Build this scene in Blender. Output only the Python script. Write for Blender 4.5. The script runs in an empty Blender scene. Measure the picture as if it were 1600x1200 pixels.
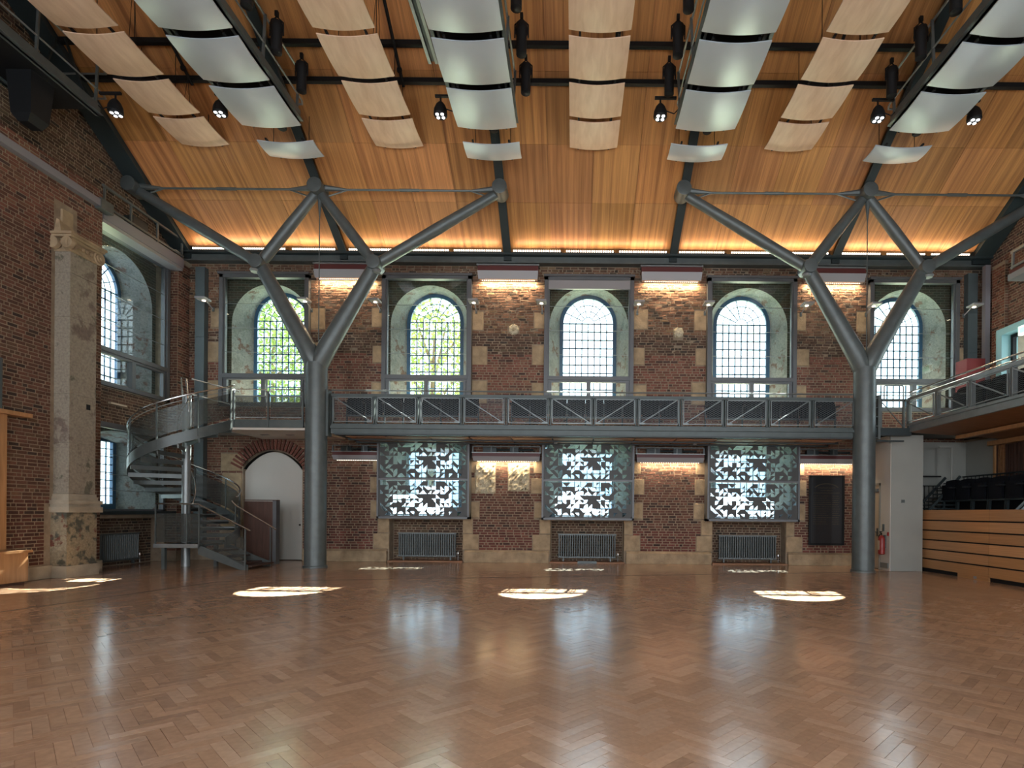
import bpy, math, random
from mathutils import Vector, Matrix
PI = math.pi
R = random.Random(11)
SC = bpy.context.scene
COL = SC.collection

# ------------------------------------------------------------------ camera, sky, sun, exposure
FPX, CX, CY, TH, CZ = 880.0, 895.0, 800.0, 0.0084, 1.5
cd = bpy.data.cameras.new('camera'); cam = bpy.data.objects.new('camera', cd); COL.objects.link(cam)
cd.sensor_width = 36; cd.lens = FPX / 1600 * 36
cd.shift_x = -(CX - 800) / 1600; cd.shift_y = (CY - 600) / 1600
ax = Vector((math.cos(TH), 0, math.sin(TH))); ay = Vector((-math.sin(TH), 0, math.cos(TH))); az = Vector((0, -1, 0))
cam.matrix_world = Matrix(((ax.x, ay.x, az.x, 0), (ax.y, ay.y, az.y, 0), (ax.z, ay.z, az.z, CZ), (0, 0, 0, 1)))
cd.clip_start = .05; cd.clip_end = 400
SC.camera = cam
SC.view_settings.view_transform = 'Standard'; SC.view_settings.look = 'None'
SC.view_settings.gamma = 1; SC.view_settings.use_curve_mapping = False
SC.view_settings.exposure = 0.45
SC.cycles.max_bounces = 10; SC.cycles.diffuse_bounces = 5; SC.cycles.glossy_bounces = 4
SC.cycles.transparent_max_bounces = 24; SC.cycles.transmission_bounces = 6
SC.cycles.caustics_reflective = False; SC.cycles.caustics_refractive = False
SC.cycles.sample_clamp_indirect = 6; SC.cycles.use_denoising = True
SC.cycles.use_adaptive_sampling = True; SC.cycles.adaptive_threshold = .02

W = bpy.data.worlds.new('sky'); SC.world = W; W.use_nodes = True
bg = W.node_tree.nodes['Background']; bg.inputs[0].default_value = (.80, .90, 1.0, 1); bg.inputs[1].default_value = 4.3

def light(name, kind, loc, rot=(0, 0, 0), energy=100, color=(1, 1, 1), size=1, size_y=None, parent=None, **kw):
    l = bpy.data.lights.new(name, kind); l.energy = energy; l.color = color
    if kind == 'AREA':
        l.shape = 'RECTANGLE'; l.size = size; l.size_y = size_y or size
    o = bpy.data.objects.new(name, l); COL.objects.link(o); o.location = loc; o.rotation_euler = rot
    for k, v in kw.items(): setattr(l, k, v)
    if parent: o.parent = parent; o.location = Vector(loc) - ORG.get(parent.name, Vector())
    return o
ORG = {}
sd = Vector((-.137, -1, -1.03)).normalized()
sun = light('sun', 'SUN', (4, 30, 32), energy=120, color=(1, .96, .90), angle=.009)
sun.rotation_euler = sd.to_track_quat('-Z', 'Y').to_euler()
# fill lights added behind the camera, set at the hall's other windows
for i, x in enumerate((-9.08, -4.32, .43, 5.2, 9.95)):
    light('rear_window_fill', 'AREA', (x, -4.3, 6.2), (math.radians(90), 0, 0), 105, (.88, .94, 1.0), 2.2, 4.2)
    if i % 2 == 0:
        light('rear_window_fill', 'AREA', (x, -4.3, 2.2), (math.radians(90), 0, 0), 230, (.95, .96, 1.0), 2.2, 1.8)

def uv(px, py):
    dx, dy = px - CX, py - CY
    return dx + TH * dy, dy - TH * dx
def at(px, py, Y):
    u, v = uv(px, py); return Vector((u * Y / FPX, Y, CZ - v * Y / FPX))

# ------------------------------------------------------------------ materials
M = {}
def newmat(name):
    m = bpy.data.materials.new(name); m.use_nodes = True; M[name] = m
    nt = m.node_tree; return m, nt, nt.nodes['Principled BSDF'], nt.nodes, nt.links
def rgb(c): return (c[0], c[1], c[2], 1)
def simple(name, col, rough=.5, metal=0, noise=0, nscale=8, bump=0, bscale=40, coat=0, spec=.5):
    m, nt, p, N, L = newmat(name)
    p.inputs['Base Color'].default_value = rgb(col); p.inputs['Roughness'].default_value = rough
    p.inputs['Metallic'].default_value = metal; p.inputs['Specular IOR Level'].default_value = spec
    if coat: p.inputs['Coat Weight'].default_value = coat; p.inputs['Coat Roughness'].default_value = .12
    if noise or bump:
        tc = N.new('ShaderNodeTexCoord')
    if noise:
        n = N.new('ShaderNodeTexNoise'); n.inputs['Scale'].default_value = nscale; n.inputs['Detail'].default_value = 6
        L.new(tc.outputs['Object'], n.inputs['Vector'])
        r = N.new('ShaderNodeMapRange'); r.inputs[1].default_value = .3; r.inputs[2].default_value = .7
        r.inputs[3].default_value = 1 - noise; r.inputs[4].default_value = 1 + noise; L.new(n.outputs[0], r.inputs[0])
        mx = N.new('ShaderNodeVectorMath'); mx.operation = 'SCALE'; mx.inputs[0].default_value = col
        L.new(r.outputs[0], mx.inputs['Scale']); L.new(mx.outputs[0], p.inputs['Base Color'])
    if bump:
        n2 = N.new('ShaderNodeTexNoise'); n2.inputs['Scale'].default_value = bscale; n2.inputs['Detail'].default_value = 5
        L.new(tc.outputs['Object'], n2.inputs['Vector'])
        b = N.new('ShaderNodeBump'); b.inputs['Strength'].default_value = bump; b.inputs['Distance'].default_value = .02
        L.new(n2.outputs[0], b.inputs['Height']); L.new(b.outputs[0], p.inputs['Normal'])
    return m
simple('steel', (.10, .118, .116), .42, .25, .12, 5, .05, 30)
simple('gallery_steel', (.062, .078, .076), .42, .25, .12, 5)
simple('stair_steel', (.085, .10, .098), .42, .3, .12, 5)
simple('steel_light', (.22, .24, .24), .38, .45, .08, 6)
simple('dark_steel', (.022, .032, .034), .45, .2)
simple('rafter_green', (.028, .042, .045), .5, .1)
simple('frame_grey', (.115, .12, .125), .45, .3, .06, 4)
simple('blue_frame', (.035, .10, .19), .5)
simple('black', (.008, .009, .010), .6, spec=.25)
simple('seat_black', (.005, .006, .009), .8, 0, .2, 20, spec=.15)
simple('seat_blue', (.035, .050, .080), .6, 0, .15, 10)
simple('chrome', (.55, .56, .55), .22, .95)
simple('mesh_wire', (.15, .165, .175), .4, .5)
simple('gallery_rail', (.15, .17, .17), .35, .5)
simple('white_wall', (.50, .48, .43), .75, 0, .05, 1.2)
simple('grey_wall_and_shade', (.29, .295, .265), .8, 0, .06, 1.2)  # grey paint, also used to colour in shade on the partition front
simple('white_door', (.46, .445, .40), .6, 0, .05, 1.0)
simple('door_beige', (.42, .36, .28), .6)
simple('duct_green', (.075, .10, .105), .5, .1, .08, 3)
simple('lilac_grey', (.21, .205, .225), .6)
simple('housing_white', (.27, .265, .27), .4)
simple('housing_red', (.085, .014, .012), .5)
simple('red', (.26, .02, .015), .4)
simple('red_fabric', (.13, .010, .011), .75)
simple('cyan_frame', (.22, .40, .42), .5)
simple('radiator', (.085, .10, .10), .4, .2)
simple('cream', (.5, .43, .32), .6)
simple('gold', (.09, .07, .04), .6, .3)
simple('board_black', (.012, .013, .015), .3)
simple('stone', (.34, .25, .15), .85, 0, .24, 5, .5, 25)
simple('stone_pale', (.36, .31, .23), .85, 0, .20, 3, .4, 20)
simple('mortar', (.27, .21, .145), .95, 0, .2, 6, .5, 60)
simple('leaf', (.16, .25, .07), .6, 0, .4, 30)
simple('bark', (.10, .08, .06), .9, 0, .2, 8)
simple('ground', (.20, .22, .13), .9, 0, .2, 2)
simple('reflector_grey', (.45, .50, .555), .30, .15, .03, 2)
simple('concrete', (.3, .3, .28), .8)
simple('soffit_white', (.55, .50, .44), .6)

def attr_mat(name, rough, bump, bscale, grain=None, coat=0, mul=.2, nscale=30, gloss_noise=0):
    m, nt, p, N, L = newmat(name)
    a = N.new('ShaderNodeAttribute'); a.attribute_name = 'tint'
    tc = N.new('ShaderNodeTexCoord'); v = tc.outputs['Object']
    if grain:
        mp = N.new('ShaderNodeMapping'); mp.inputs['Scale'].default_value = grain; L.new(v, mp.inputs[0]); v = mp.outputs[0]
    n = N.new('ShaderNodeTexNoise'); n.inputs['Scale'].default_value = nscale; n.inputs['Detail'].default_value = 6
    L.new(v, n.inputs['Vector'])
    r = N.new('ShaderNodeMapRange'); r.inputs[1].default_value = .3; r.inputs[2].default_value = .7
    r.inputs[3].default_value = 1 - mul; r.inputs[4].default_value = 1 + mul; L.new(n.outputs[0], r.inputs[0])
    mx = N.new('ShaderNodeVectorMath'); mx.operation = 'SCALE'
    L.new(a.outputs['Color'], mx.inputs[0]); L.new(r.outputs[0], mx.inputs['Scale']); L.new(mx.outputs[0], p.inputs['Base Color'])
    p.inputs['Roughness'].default_value = rough
    if coat:
        p.inputs['Coat Weight'].default_value = coat; p.inputs['Coat Roughness'].default_value = .2
    n2 = N.new('ShaderNodeTexNoise'); n2.inputs['Scale'].default_value = bscale; n2.inputs['Detail'].default_value = 4
    L.new(tc.outputs['Object'], n2.inputs['Vector'])
    if bump:
        b = N.new('ShaderNodeBump'); b.inputs['Strength'].default_value = bump; b.inputs['Distance'].default_value = .02
        L.new(n2.outputs[0], b.inputs['Height']); L.new(b.outputs[0], p.inputs['Normal'])
        if coat: L.new(b.outputs[0], p.inputs['Coat Normal'])
    if gloss_noise:
        n3 = N.new('ShaderNodeTexNoise'); n3.inputs['Scale'].default_value = .9; n3.inputs['Detail'].default_value = 5
        L.new(tc.outputs['Object'], n3.inputs['Vector'])
        g = N.new('ShaderNodeMapRange'); g.inputs[3].default_value = rough - gloss_noise; g.inputs[4].default_value = rough + gloss_noise
        L.new(n3.outputs[0], g.inputs[0]); L.new(g.outputs[0], p.inputs['Roughness'])
    return m
attr_mat('brick', .88, .6, 45)
attr_mat('parquet', .165, .07, 5, None, 0, .10, 18, .06)
M['parquet'].node_tree.nodes['Principled BSDF'].inputs['IOR'].default_value = 1.75
attr_mat('oak', .38, .05, 20, (1, .25, 14), 0, .14, 3)

# timber lining of the roof: stripes run down the slope
m, nt, p, N, L = newmat('ceiling_timber')
tc = N.new('ShaderNodeTexCoord'); mp = N.new('ShaderNodeMapping'); mp.inputs['Scale'].default_value = (9.5, .22, .22)
L.new(tc.outputs['Object'], mp.inputs[0])
n = N.new('ShaderNodeTexNoise'); n.inputs['Scale'].default_value = 1.0; n.inputs['Detail'].default_value = 2; L.new(mp.outputs[0], n.inputs['Vector'])
mp2 = N.new('ShaderNodeMapping'); mp2.inputs['Scale'].default_value = (60, 1.2, 1.2); L.new(tc.outputs['Object'], mp2.inputs[0])
n2 = N.new('ShaderNodeTexNoise'); n2.inputs['Scale'].default_value = 1.0; n2.inputs['Detail'].default_value = 4; L.new(mp2.outputs[0], n2.inputs['Vector'])
cr = N.new('ShaderNodeValToRGB'); cr.color_ramp.elements[0].position = .30; cr.color_ramp.elements[0].color = (.31, .135, .048, 1)
cr.color_ramp.elements[1].position = .62; cr.color_ramp.elements[1].color = (.53, .255, .088, 1)
L.new(n.outputs[0], cr.inputs[0])
a = N.new('ShaderNodeAttribute'); a.attribute_name = 'tint'
mul = N.new('ShaderNodeVectorMath'); mul.operation = 'MULTIPLY'; L.new(cr.outputs[0], mul.inputs[0]); L.new(a.outputs['Color'], mul.inputs[1])
r = N.new('ShaderNodeMapRange'); r.inputs[1].default_value = .3; r.inputs[2].default_value = .7; r.inputs[3].default_value = .82; r.inputs[4].default_value = 1.18
L.new(n2.outputs[0], r.inputs[0])
s2 = N.new('ShaderNodeVectorMath'); s2.operation = 'SCALE'; L.new(mul.outputs[0], s2.inputs[0]); L.new(r.outputs[0], s2.inputs['Scale'])
L.new(s2.outputs[0], p.inputs['Base Color']); p.inputs['Roughness'].default_value = .45

def wood(name, c1, c2, scale, rough=.4):
    m, nt, p, N, L = newmat(name)
    tc = N.new('ShaderNodeTexCoord'); mp = N.new('ShaderNodeMapping'); mp.inputs['Scale'].default_value = scale
    L.new(tc.outputs['Object'], mp.inputs[0])
    n = N.new('ShaderNodeTexNoise'); n.inputs['Scale'].default_value = 1; n.inputs['Detail'].default_value = 7; n.inputs['Distortion'].default_value = .6
    L.new(mp.outputs[0], n.inputs['Vector'])
    cr = N.new('ShaderNodeValToRGB'); cr.color_ramp.elements[0].position = .3; cr.color_ramp.elements[0].color = rgb(c1)
    cr.color_ramp.elements[1].position = .7; cr.color_ramp.elements[1].color = rgb(c2)
    L.new(n.outputs[0], cr.inputs[0]); L.new(cr.outputs[0], p.inputs['Base Color']); p.inputs['Roughness'].default_value = rough
wood('reflector_timber', (.60, .41, .285), (.72, .53, .385), (9, 1.6, 9), .42)
wood('oak_panel', (.33, .165, .065), (.47, .25, .11), (14, 14, 1.4), .4)
wood('walnut', (.05, .025, .018), (.09, .045, .032), (14, 14, 1.4), .4)
wood('soffit_timber', (.20, .09, .035), (.30, .14, .06), (1.5, 12, 12), .5)

# stained render on the pilaster, plaster and brick of the window reveals
def patchy(name, base, c2, c3, s1, s2, t1, t2, bump=.5):
    m, nt, p, N, L = newmat(name)
    tc = N.new('ShaderNodeTexCoord')
    def mask(sc, lo, hi, w=0.0):
        n = N.new('ShaderNodeTexNoise'); n.inputs['Scale'].default_value = sc; n.inputs['Detail'].default_value = 7; n.inputs['Roughness'].default_value = .62
        off = N.new('ShaderNodeVectorMath'); off.operation = 'ADD'; off.inputs[1].default_value = (w, w * 2, w * 3)
        L.new(tc.outputs['Object'], off.inputs[0]); L.new(off.outputs[0], n.inputs['Vector'])
        r = N.new('ShaderNodeMapRange'); r.inputs[1].default_value = lo; r.inputs[2].default_value = hi; L.new(n.outputs[0], r.inputs[0]); return r.outputs[0]
    x1 = N.new('ShaderNodeMix'); x1.data_type = 'RGBA'; x1.inputs[6].default_value = rgb(base); x1.inputs[7].default_value = rgb(c2); L.new(mask(s1, t1, t1 + .06), x1.inputs[0])
    x2 = N.new('ShaderNodeMix'); x2.data_type = 'RGBA'; L.new(x1.outputs[2], x2.inputs[6]); x2.inputs[7].default_value = rgb(c3); L.new(mask(s2, t2, t2 + .05, 5.3), x2.inputs[0])
    n = N.new('ShaderNodeTexNoise'); n.inputs['Scale'].default_value = 22; n.inputs['Detail'].default_value = 6; L.new(tc.outputs['Object'], n.inputs['Vector'])
    r = N.new('ShaderNodeMapRange'); r.inputs[1].default_value = .3; r.inputs[2].default_value = .7; r.inputs[3].default_value = .8; r.inputs[4].default_value = 1.2; L.new(n.outputs[0], r.inputs[0])
    sc = N.new('ShaderNodeVectorMath'); sc.operation = 'SCALE'; L.new(x2.outputs[2], sc.inputs[0]); L.new(r.outputs[0], sc.inputs['Scale'])
    L.new(sc.outputs[0], p.inputs['Base Color']); p.inputs['Roughness'].default_value = .9
    b = N.new('ShaderNodeBump'); b.inputs['Strength'].default_value = bump; b.inputs['Distance'].default_value = .02
    L.new(n.outputs[0], b.inputs['Height']); L.new(b.outputs[0], p.inputs['Normal'])
patchy('pilaster_render', (.27, .235, .18), (.165, .125, .10), (.13, .12, .085), 1.6, 2.3, .56, .60)
patchy('plinth_stained', (.26, .21, .135), (.075, .075, .055), (.14, .05, .03), 2.4, 3.4, .50, .60)
patchy('rough_stone', (.46, .41, .29), (.30, .25, .16), (.10, .085, .05), 5, 8, .52, .62, 1.0)
patchy('reveal_plaster', (.23, .24, .23), (.17, .18, .17), (.14, .09, .07), 2.6, 2.6, .52, .56, .7)

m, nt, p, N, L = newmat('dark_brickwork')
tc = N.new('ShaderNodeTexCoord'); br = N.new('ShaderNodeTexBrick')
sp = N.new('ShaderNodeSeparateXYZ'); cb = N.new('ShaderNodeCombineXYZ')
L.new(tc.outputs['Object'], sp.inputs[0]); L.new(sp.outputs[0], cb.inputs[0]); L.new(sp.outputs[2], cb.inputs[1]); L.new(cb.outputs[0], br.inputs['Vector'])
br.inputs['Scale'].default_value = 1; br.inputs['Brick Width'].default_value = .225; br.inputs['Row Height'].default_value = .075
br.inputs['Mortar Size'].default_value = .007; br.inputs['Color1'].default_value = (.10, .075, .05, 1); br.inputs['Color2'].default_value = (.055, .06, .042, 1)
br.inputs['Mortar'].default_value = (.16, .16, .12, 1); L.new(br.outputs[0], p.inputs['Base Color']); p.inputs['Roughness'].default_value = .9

def glassmat(name, tint, refl=.06, rough=.02, veil=0.0, veilcol=(.8, .9, 1)):
    m = bpy.data.materials.new(name); m.use_nodes = True; M[name] = m
    N, L = m.node_tree.nodes, m.node_tree.links; N.clear()
    out = N.new('ShaderNodeOutputMaterial'); t = N.new('ShaderNodeBsdfTransparent'); t.inputs[0].default_value = rgb(tint)
    g = N.new('ShaderNodeBsdfGlossy'); g.inputs['Roughness'].default_value = rough
    lw_ = N.new('ShaderNodeLayerWeight'); lw_.inputs[0].default_value = .5
    pw = N.new('ShaderNodeMath'); pw.operation = 'POWER'; pw.inputs[1].default_value = 4.5; L.new(lw_.outputs['Facing'], pw.inputs[0])
    f = N.new('ShaderNodeMath'); f.operation = 'MULTIPLY_ADD'; f.inputs[1].default_value = .7; f.inputs[2].default_value = .035; L.new(pw.outputs[0], f.inputs[0])
    mx = N.new('ShaderNodeMixShader'); L.new(f.outputs[0], mx.inputs[0]); L.new(t.outputs[0], mx.inputs[1]); L.new(g.outputs[0], mx.inputs[2])
    o = mx.outputs[0]
    if veil:
        d = N.new('ShaderNodeBsdfTranslucent'); d.inputs[0].default_value = rgb(veilcol)
        m2 = N.new('ShaderNodeMixShader'); m2.inputs[0].default_value = veil; L.new(o, m2.inputs[1]); L.new(d.outputs[0], m2.inputs[2]); o = m2.outputs[0]
    L.new(o, out.inputs[0])
glassmat('glass', (.90, .94, .935))
glassmat('pane_glass', (.93, .96, .95))
glassmat('screen_glass', (.50, .61, .68), veil=.10)

def seethrough(name, col, open_, metal=.5, rough=.4):
    m = bpy.data.materials.new(name); m.use_nodes = True; M[name] = m
    N, L = m.node_tree.nodes, m.node_tree.links; p = N['Principled BSDF']; out = N['Material Output']
    p.inputs['Base Color'].default_value = rgb(col); p.inputs['Metallic'].default_value = metal; p.inputs['Roughness'].default_value = rough
    t = N.new('ShaderNodeBsdfTransparent'); mx = N.new('ShaderNodeMixShader'); mx.inputs[0].default_value = open_
    L.new(p.outputs[0], mx.inputs[1]); L.new(t.outputs[0], mx.inputs[2]); L.new(mx.outputs[0], out.inputs[0])
seethrough('perforated', (.075, .085, .08), .5)
def emit(name, col, s):
    m = bpy.data.materials.new(name); m.use_nodes = True; M[name] = m
    p = m.node_tree.nodes['Principled BSDF']; p.inputs['Base Color'].default_value = rgb(col)
    p.inputs['Emission Color'].default_value = rgb(col); p.inputs['Emission Strength'].default_value = s
emit('led_warm', (1, .88, .72), 2.2)
emit('lamp_white', (.95, .97, 1), 3)
emit('lamp_warm', (1, .82, .6), 8)
emit('exit_green', (.3, .9, .5), 1.2)
emit('exit_white', (.8, 1, .85), 1.5)

# ------------------------------------------------------------------ mesh helper
class MB:
    def __init__(s): s.v = []; s.f = []; s.c = []
    def add(s, vs, fs, col=None):
        n = len(s.v); s.v += [(v[0], v[1], v[2]) for v in vs]; s.f += [tuple(i + n for i in f) for f in fs]; s.c += [col] * len(fs); return s
    def box(s, x0, x1, y0, y1, z0, z1, col=None):
        return s.add([(x0, y0, z0), (x1, y0, z0), (x1, y1, z0), (x0, y1, z0), (x0, y0, z1), (x1, y0, z1), (x1, y1, z1), (x0, y1, z1)],
              [(0, 3, 2, 1), (4, 5, 6, 7), (0, 1, 5, 4), (1, 2, 6, 5), (2, 3, 7, 6), (3, 0, 4, 7)], col)
    def bar(s, a, b, w, h=None, up=(0, 0, 1), col=None):
        a, b = Vector(a), Vector(b); h = h or w; d = (b - a).normalized(); up = Vector(up)
        if abs(d.dot(up)) > .98: up = Vector((0, 1, 0)) if abs(d.y) < .9 else Vector((1, 0, 0))
        sx = d.cross(up).normalized() * (w / 2); sz = sx.cross(d).normalized() * (h / 2)
        vs = [p + i * sx + j * sz for p in (a, b) for i, j in ((-1, -1), (1, -1), (1, 1), (-1, 1))]
        return s.add(vs, [(0, 1, 2, 3), (7, 6, 5, 4), (0, 4, 5, 1), (1, 5, 6, 2), (2, 6, 7, 3), (3, 7, 4, 0)], col)
    def tube(s, pts, r, n=8, radii=None, cap=True):
        pts = [Vector(p) for p in pts]; rings = []; up = None
        for i, p in enumerate(pts):
            d = ((pts[i + 1] - p) if i < len(pts) - 1 else Vector()).normalized() + ((p - pts[i - 1]) if i else Vector()).normalized()
            d.normalize()
            if up is None: up = Vector((0, 0, 1)) if abs(d.z) < .9 else Vector((0, 1, 0))
            x = d.cross(up); x.normalize(); y = x.cross(d); y.normalize(); up = y
            rr = radii[i] if radii else r
            rings.append([p + (x * math.cos(2 * PI * k / n) + y * math.sin(2 * PI * k / n)) * rr for k in range(n)])
        vs = [v for rg in rings for v in rg]; fs = []
        for i in range(len(pts) - 1):
            for k in range(n):
                k2 = (k + 1) % n; fs.append((i * n + k, i * n + k2, (i + 1) * n + k2, (i + 1) * n + k))
        if cap: fs += [tuple(range(n))[::-1], tuple((len(pts) - 1) * n + k for k in range(n))]
        return s.add(vs, fs)
    def lathe(s, prof, c, axis='z', n=16):
        c = Vector(c); vs = []
        for r, h in prof:
            for k in range(n):
                a, b = r * math.cos(2 * PI * k / n), r * math.sin(2 * PI * k / n)
                vs.append(c + (Vector((a, b, h)) if axis == 'z' else Vector((a, h, b)) if axis == 'y' else Vector((h, a, b))))
        fs = [(i * n + k, i * n + (k + 1) % n, (i + 1) * n + (k + 1) % n, (i + 1) * n + k) for i in range(len(prof) - 1) for k in range(n)]
        fs += [tuple(range(n))[::-1], tuple((len(prof) - 1) * n + k for k in range(n))]
        return s.add(vs, fs)
    def prism(s, poly, y0, y1, col=None):      # poly in x,z, extruded along y
        n = len(poly)
        return s.add([(x, y0, z) for x, z in poly] + [(x, y1, z) for x, z in poly],
                     [tuple(range(n)), tuple(range(2 * n - 1, n - 1, -1))] + [(i, i + n, (i + 1) % n + n, (i + 1) % n) for i in range(n)], col)
    def sheet(s, fn, nu, nv, th=None):
        g = [fn(i / nu, j / nv) for i in range(nu + 1) for j in range(nv + 1)]
        n0 = len(g); fs = [(i * (nv + 1) + j, (i + 1) * (nv + 1) + j, (i + 1) * (nv + 1) + j + 1, i * (nv + 1) + j + 1) for i in range(nu) for j in range(nv)]
        if th is None: return s.add(g, fs)
        th = Vector(th); g2 = [Vector(p) + th for p in g]
        ed = [(i * (nv + 1)) for i in range(nu + 1)]; rim = [j for j in range(nv + 1)] + [(i * (nv + 1) + nv) for i in range(1, nu + 1)] + [nu * (nv + 1) + j for j in range(nv - 1, -1, -1)] + [i * (nv + 1) for i in range(nu - 1, 0, -1)]
        f2 = [tuple(n0 + k for k in f[::-1]) for f in fs]
        f3 = [(rim[k], rim[(k + 1) % len(rim)], rim[(k + 1) % len(rim)] + n0, rim[k] + n0) for k in range(len(rim))]
        return s.add(list(g) + g2, fs + f2 + f3)
    def mesh(s, name, mat, off=Vector(), smooth=False):
        me = bpy.data.meshes.new(name)
        me.from_pydata([(v[0] - off[0], v[1] - off[1], v[2] - off[2]) for v in s.v], [], s.f); me.materials.append(M[mat])
        if any(c is not None for c in s.c):
            at_ = me.color_attributes.new('tint', 'FLOAT_COLOR', 'CORNER'); buf = []
            for f, c in zip(s.f, s.c):
                c = c or (1, 1, 1); buf += [c[0], c[1], c[2], 1.0] * len(f)
            at_.data.foreach_set('color', buf)
        if smooth:
            me.polygons.foreach_set('use_smooth', [True] * len(me.polygons))
            me.set_sharp_from_angle(angle=math.radians(38))
        me.validate(); me.update(); return me
    def build(s, name, mat, parent=None, smooth=False, kind=None, label=None):
        if not s.f: return None
        if parent is not None: off = ORG.get(parent.name, Vector())
        else:
            xs = [v[0] for v in s.v]; ys = [v[1] for v in s.v]; zs = [v[2] for v in s.v]
            off = Vector(((min(xs) + max(xs)) / 2, (min(ys) + max(ys)) / 2, min(zs)))
        o = bpy.data.objects.new(name, s.mesh(name, mat, off, smooth)); COL.objects.link(o)
        if parent is not None: o.parent = parent; ORG[o.name] = off.copy()
        else: o.location = off; ORG[o.name] = off.copy()
        if kind: o['kind'] = kind
        if label: o['label'] = label
        return o

def tag(o, label, cat, group=None):
    o['label'] = label; o['category'] = cat
    if group: o['group'] = group
    return o
def thing(name, label=None, cat=None, loc=(0, 0, 0), group=None, kind=None):
    o = bpy.data.objects.new(name, None); COL.objects.link(o); o.location = loc; ORG[o.name] = Vector(loc); o.empty_display_size = .2
    if label: tag(o, label, cat, group)
    if kind: o['kind'] = kind
    return o
def copy_tree(o, parent=None):
    c = o.copy(); COL.objects.link(c); c.parent = parent
    for ch in list(o.children): copy_tree(ch, c)
    return c
def dup(o, loc, rz=None, label=None, group=None):
    c = copy_tree(o); c.location = loc
    if rz is not None: c.rotation_euler = (0, 0, rz)
    if label: c['label'] = label
    if group: c['group'] = group
    return c
ORD = ['first', 'second', 'third', 'fourth', 'fifth', 'sixth', 'seventh', 'eighth', 'ninth', 'tenth', 'eleventh', 'twelfth', 'thirteenth', 'fourteenth', 'fifteenth']

# ------------------------------------------------------------------ layout numbers
RAF = [-11.47, -6.69, -1.95, 2.84, 7.54, 12.29]
BAY = [-9.08, -4.32, .43, 5.20, 9.95]
YB = 16.60                                # face of back wall
def zc(Y): return 9.12 + .6 * (16.2 - Y)  # underside of roof lining
XL, XR = -11.62, 12.05
YR = 5.8                                   # ridge

# ------------------------------------------------------------------ floor
fl = MB().box(-12.9, 13.2, -5.2, 18.6, -.3, -.004, (.30, .165, .10)).build('floor', 'parquet', kind='structure')
w_, L_ = .088, .352
blocks = []
c45 = math.sqrt(.5)
for j in range(-45, 45):
    for k in range(-230, 230):
        for V in (0, 1):
            a0, b0 = (k * w_ + 2 * L_ * j, k * w_) if not V else (L_ + k * w_ + 2 * L_ * j, (k + 1) * w_ - L_)
            la, lb = (L_, w_) if not V else (w_, L_)
            ca, cb_ = a0 + la / 2, b0 + lb / 2
            X, Y = (ca - cb_) * c45, (ca + cb_) * c45 + 9
            if 1.2 < Y < 16.4 and -11.3 < X < 9.6 and -1.3 * Y - 3 < X < 1.3 * Y + 3 and not (X > 8.4 and Y > 15) and not (X < -10.9 and Y < 13.3):
                blocks.append((math.hypot(X, Y - 3.3) + (100 if Y < 3.35 or not -1.02 * Y < X < .8 * Y else 0), a0, b0, la, lb))
blocks.sort()
def btint():
    t = R.random(); g = R.uniform(.88, 1.10)
    c = (.41, .248, .15) if t < .6 else (.37, .225, .14) if t < .85 else (.44, .28, .18)
    return tuple(x * g for x in c)
def block_geo(mb, a0, b0, la, lb, col, org=None):
    e, g = .0012, .0005; t = [R.uniform(-.0006, .0006) for _ in range(4)]
    q = [(a0 + e, b0 + e), (a0 + la - e, b0 + e), (a0 + la - e, b0 + lb - e), (a0 + e, b0 + lb - e)]
    wv = [((x - y) * c45, (x + y) * c45 + 9) for x, y in q]
    top = [(x, y, .002 + t[i]) for i, (x, y) in enumerate(wv)]; bot = [(x, y, -.01) for x, y in wv]
    mb.add(top + bot, [(0, 1, 2, 3), (0, 4, 5, 1), (1, 5, 6, 2), (2, 6, 7, 3), (3, 7, 4, 0)], col)
# the nearest 300 share eight meshes per direction
protos = {0: [], 1: []}
for V in (0, 1):
    for q in range(10):
        mb = MB(); la, lb = (L_, w_) if not V else (w_, L_)
        block_geo(mb, -la / 2, -lb / 2, la, lb, btint()); mb.v = [(x, y - 9, z) for x, y, z in mb.v]
        protos[V].append(mb.mesh('parquet_block', 'parquet'))
for d, a0, b0, la, lb in blocks[:300]:
    ca, cb_ = a0 + la / 2, b0 + lb / 2
    o = bpy.data.objects.new('parquet_block', R.choice(protos[0 if la > lb else 1])); COL.objects.link(o)
    o.parent = fl; o.location = Vector(((ca - cb_) * c45, (ca + cb_) * c45 + 9, 0)) - ORG['floor']
mb = MB()
for d, a0, b0, la, lb in blocks[300:]: block_geo(mb, a0, b0, la, lb, btint())
mb.build('parquet_field', 'parquet', fl, kind='stuff')
mb = MB().bar(at(0, 997, 8.05).xy.to_3d() + Vector((0, 0, .003)), Vector((-7.3, 11.6, .003)), .012, .004).bar(Vector((-7.3, 11.6, .003)), Vector((9.2, 15.0, .003)), .012, .004)
mb.build('floor_joint', 'black', fl)

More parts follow.
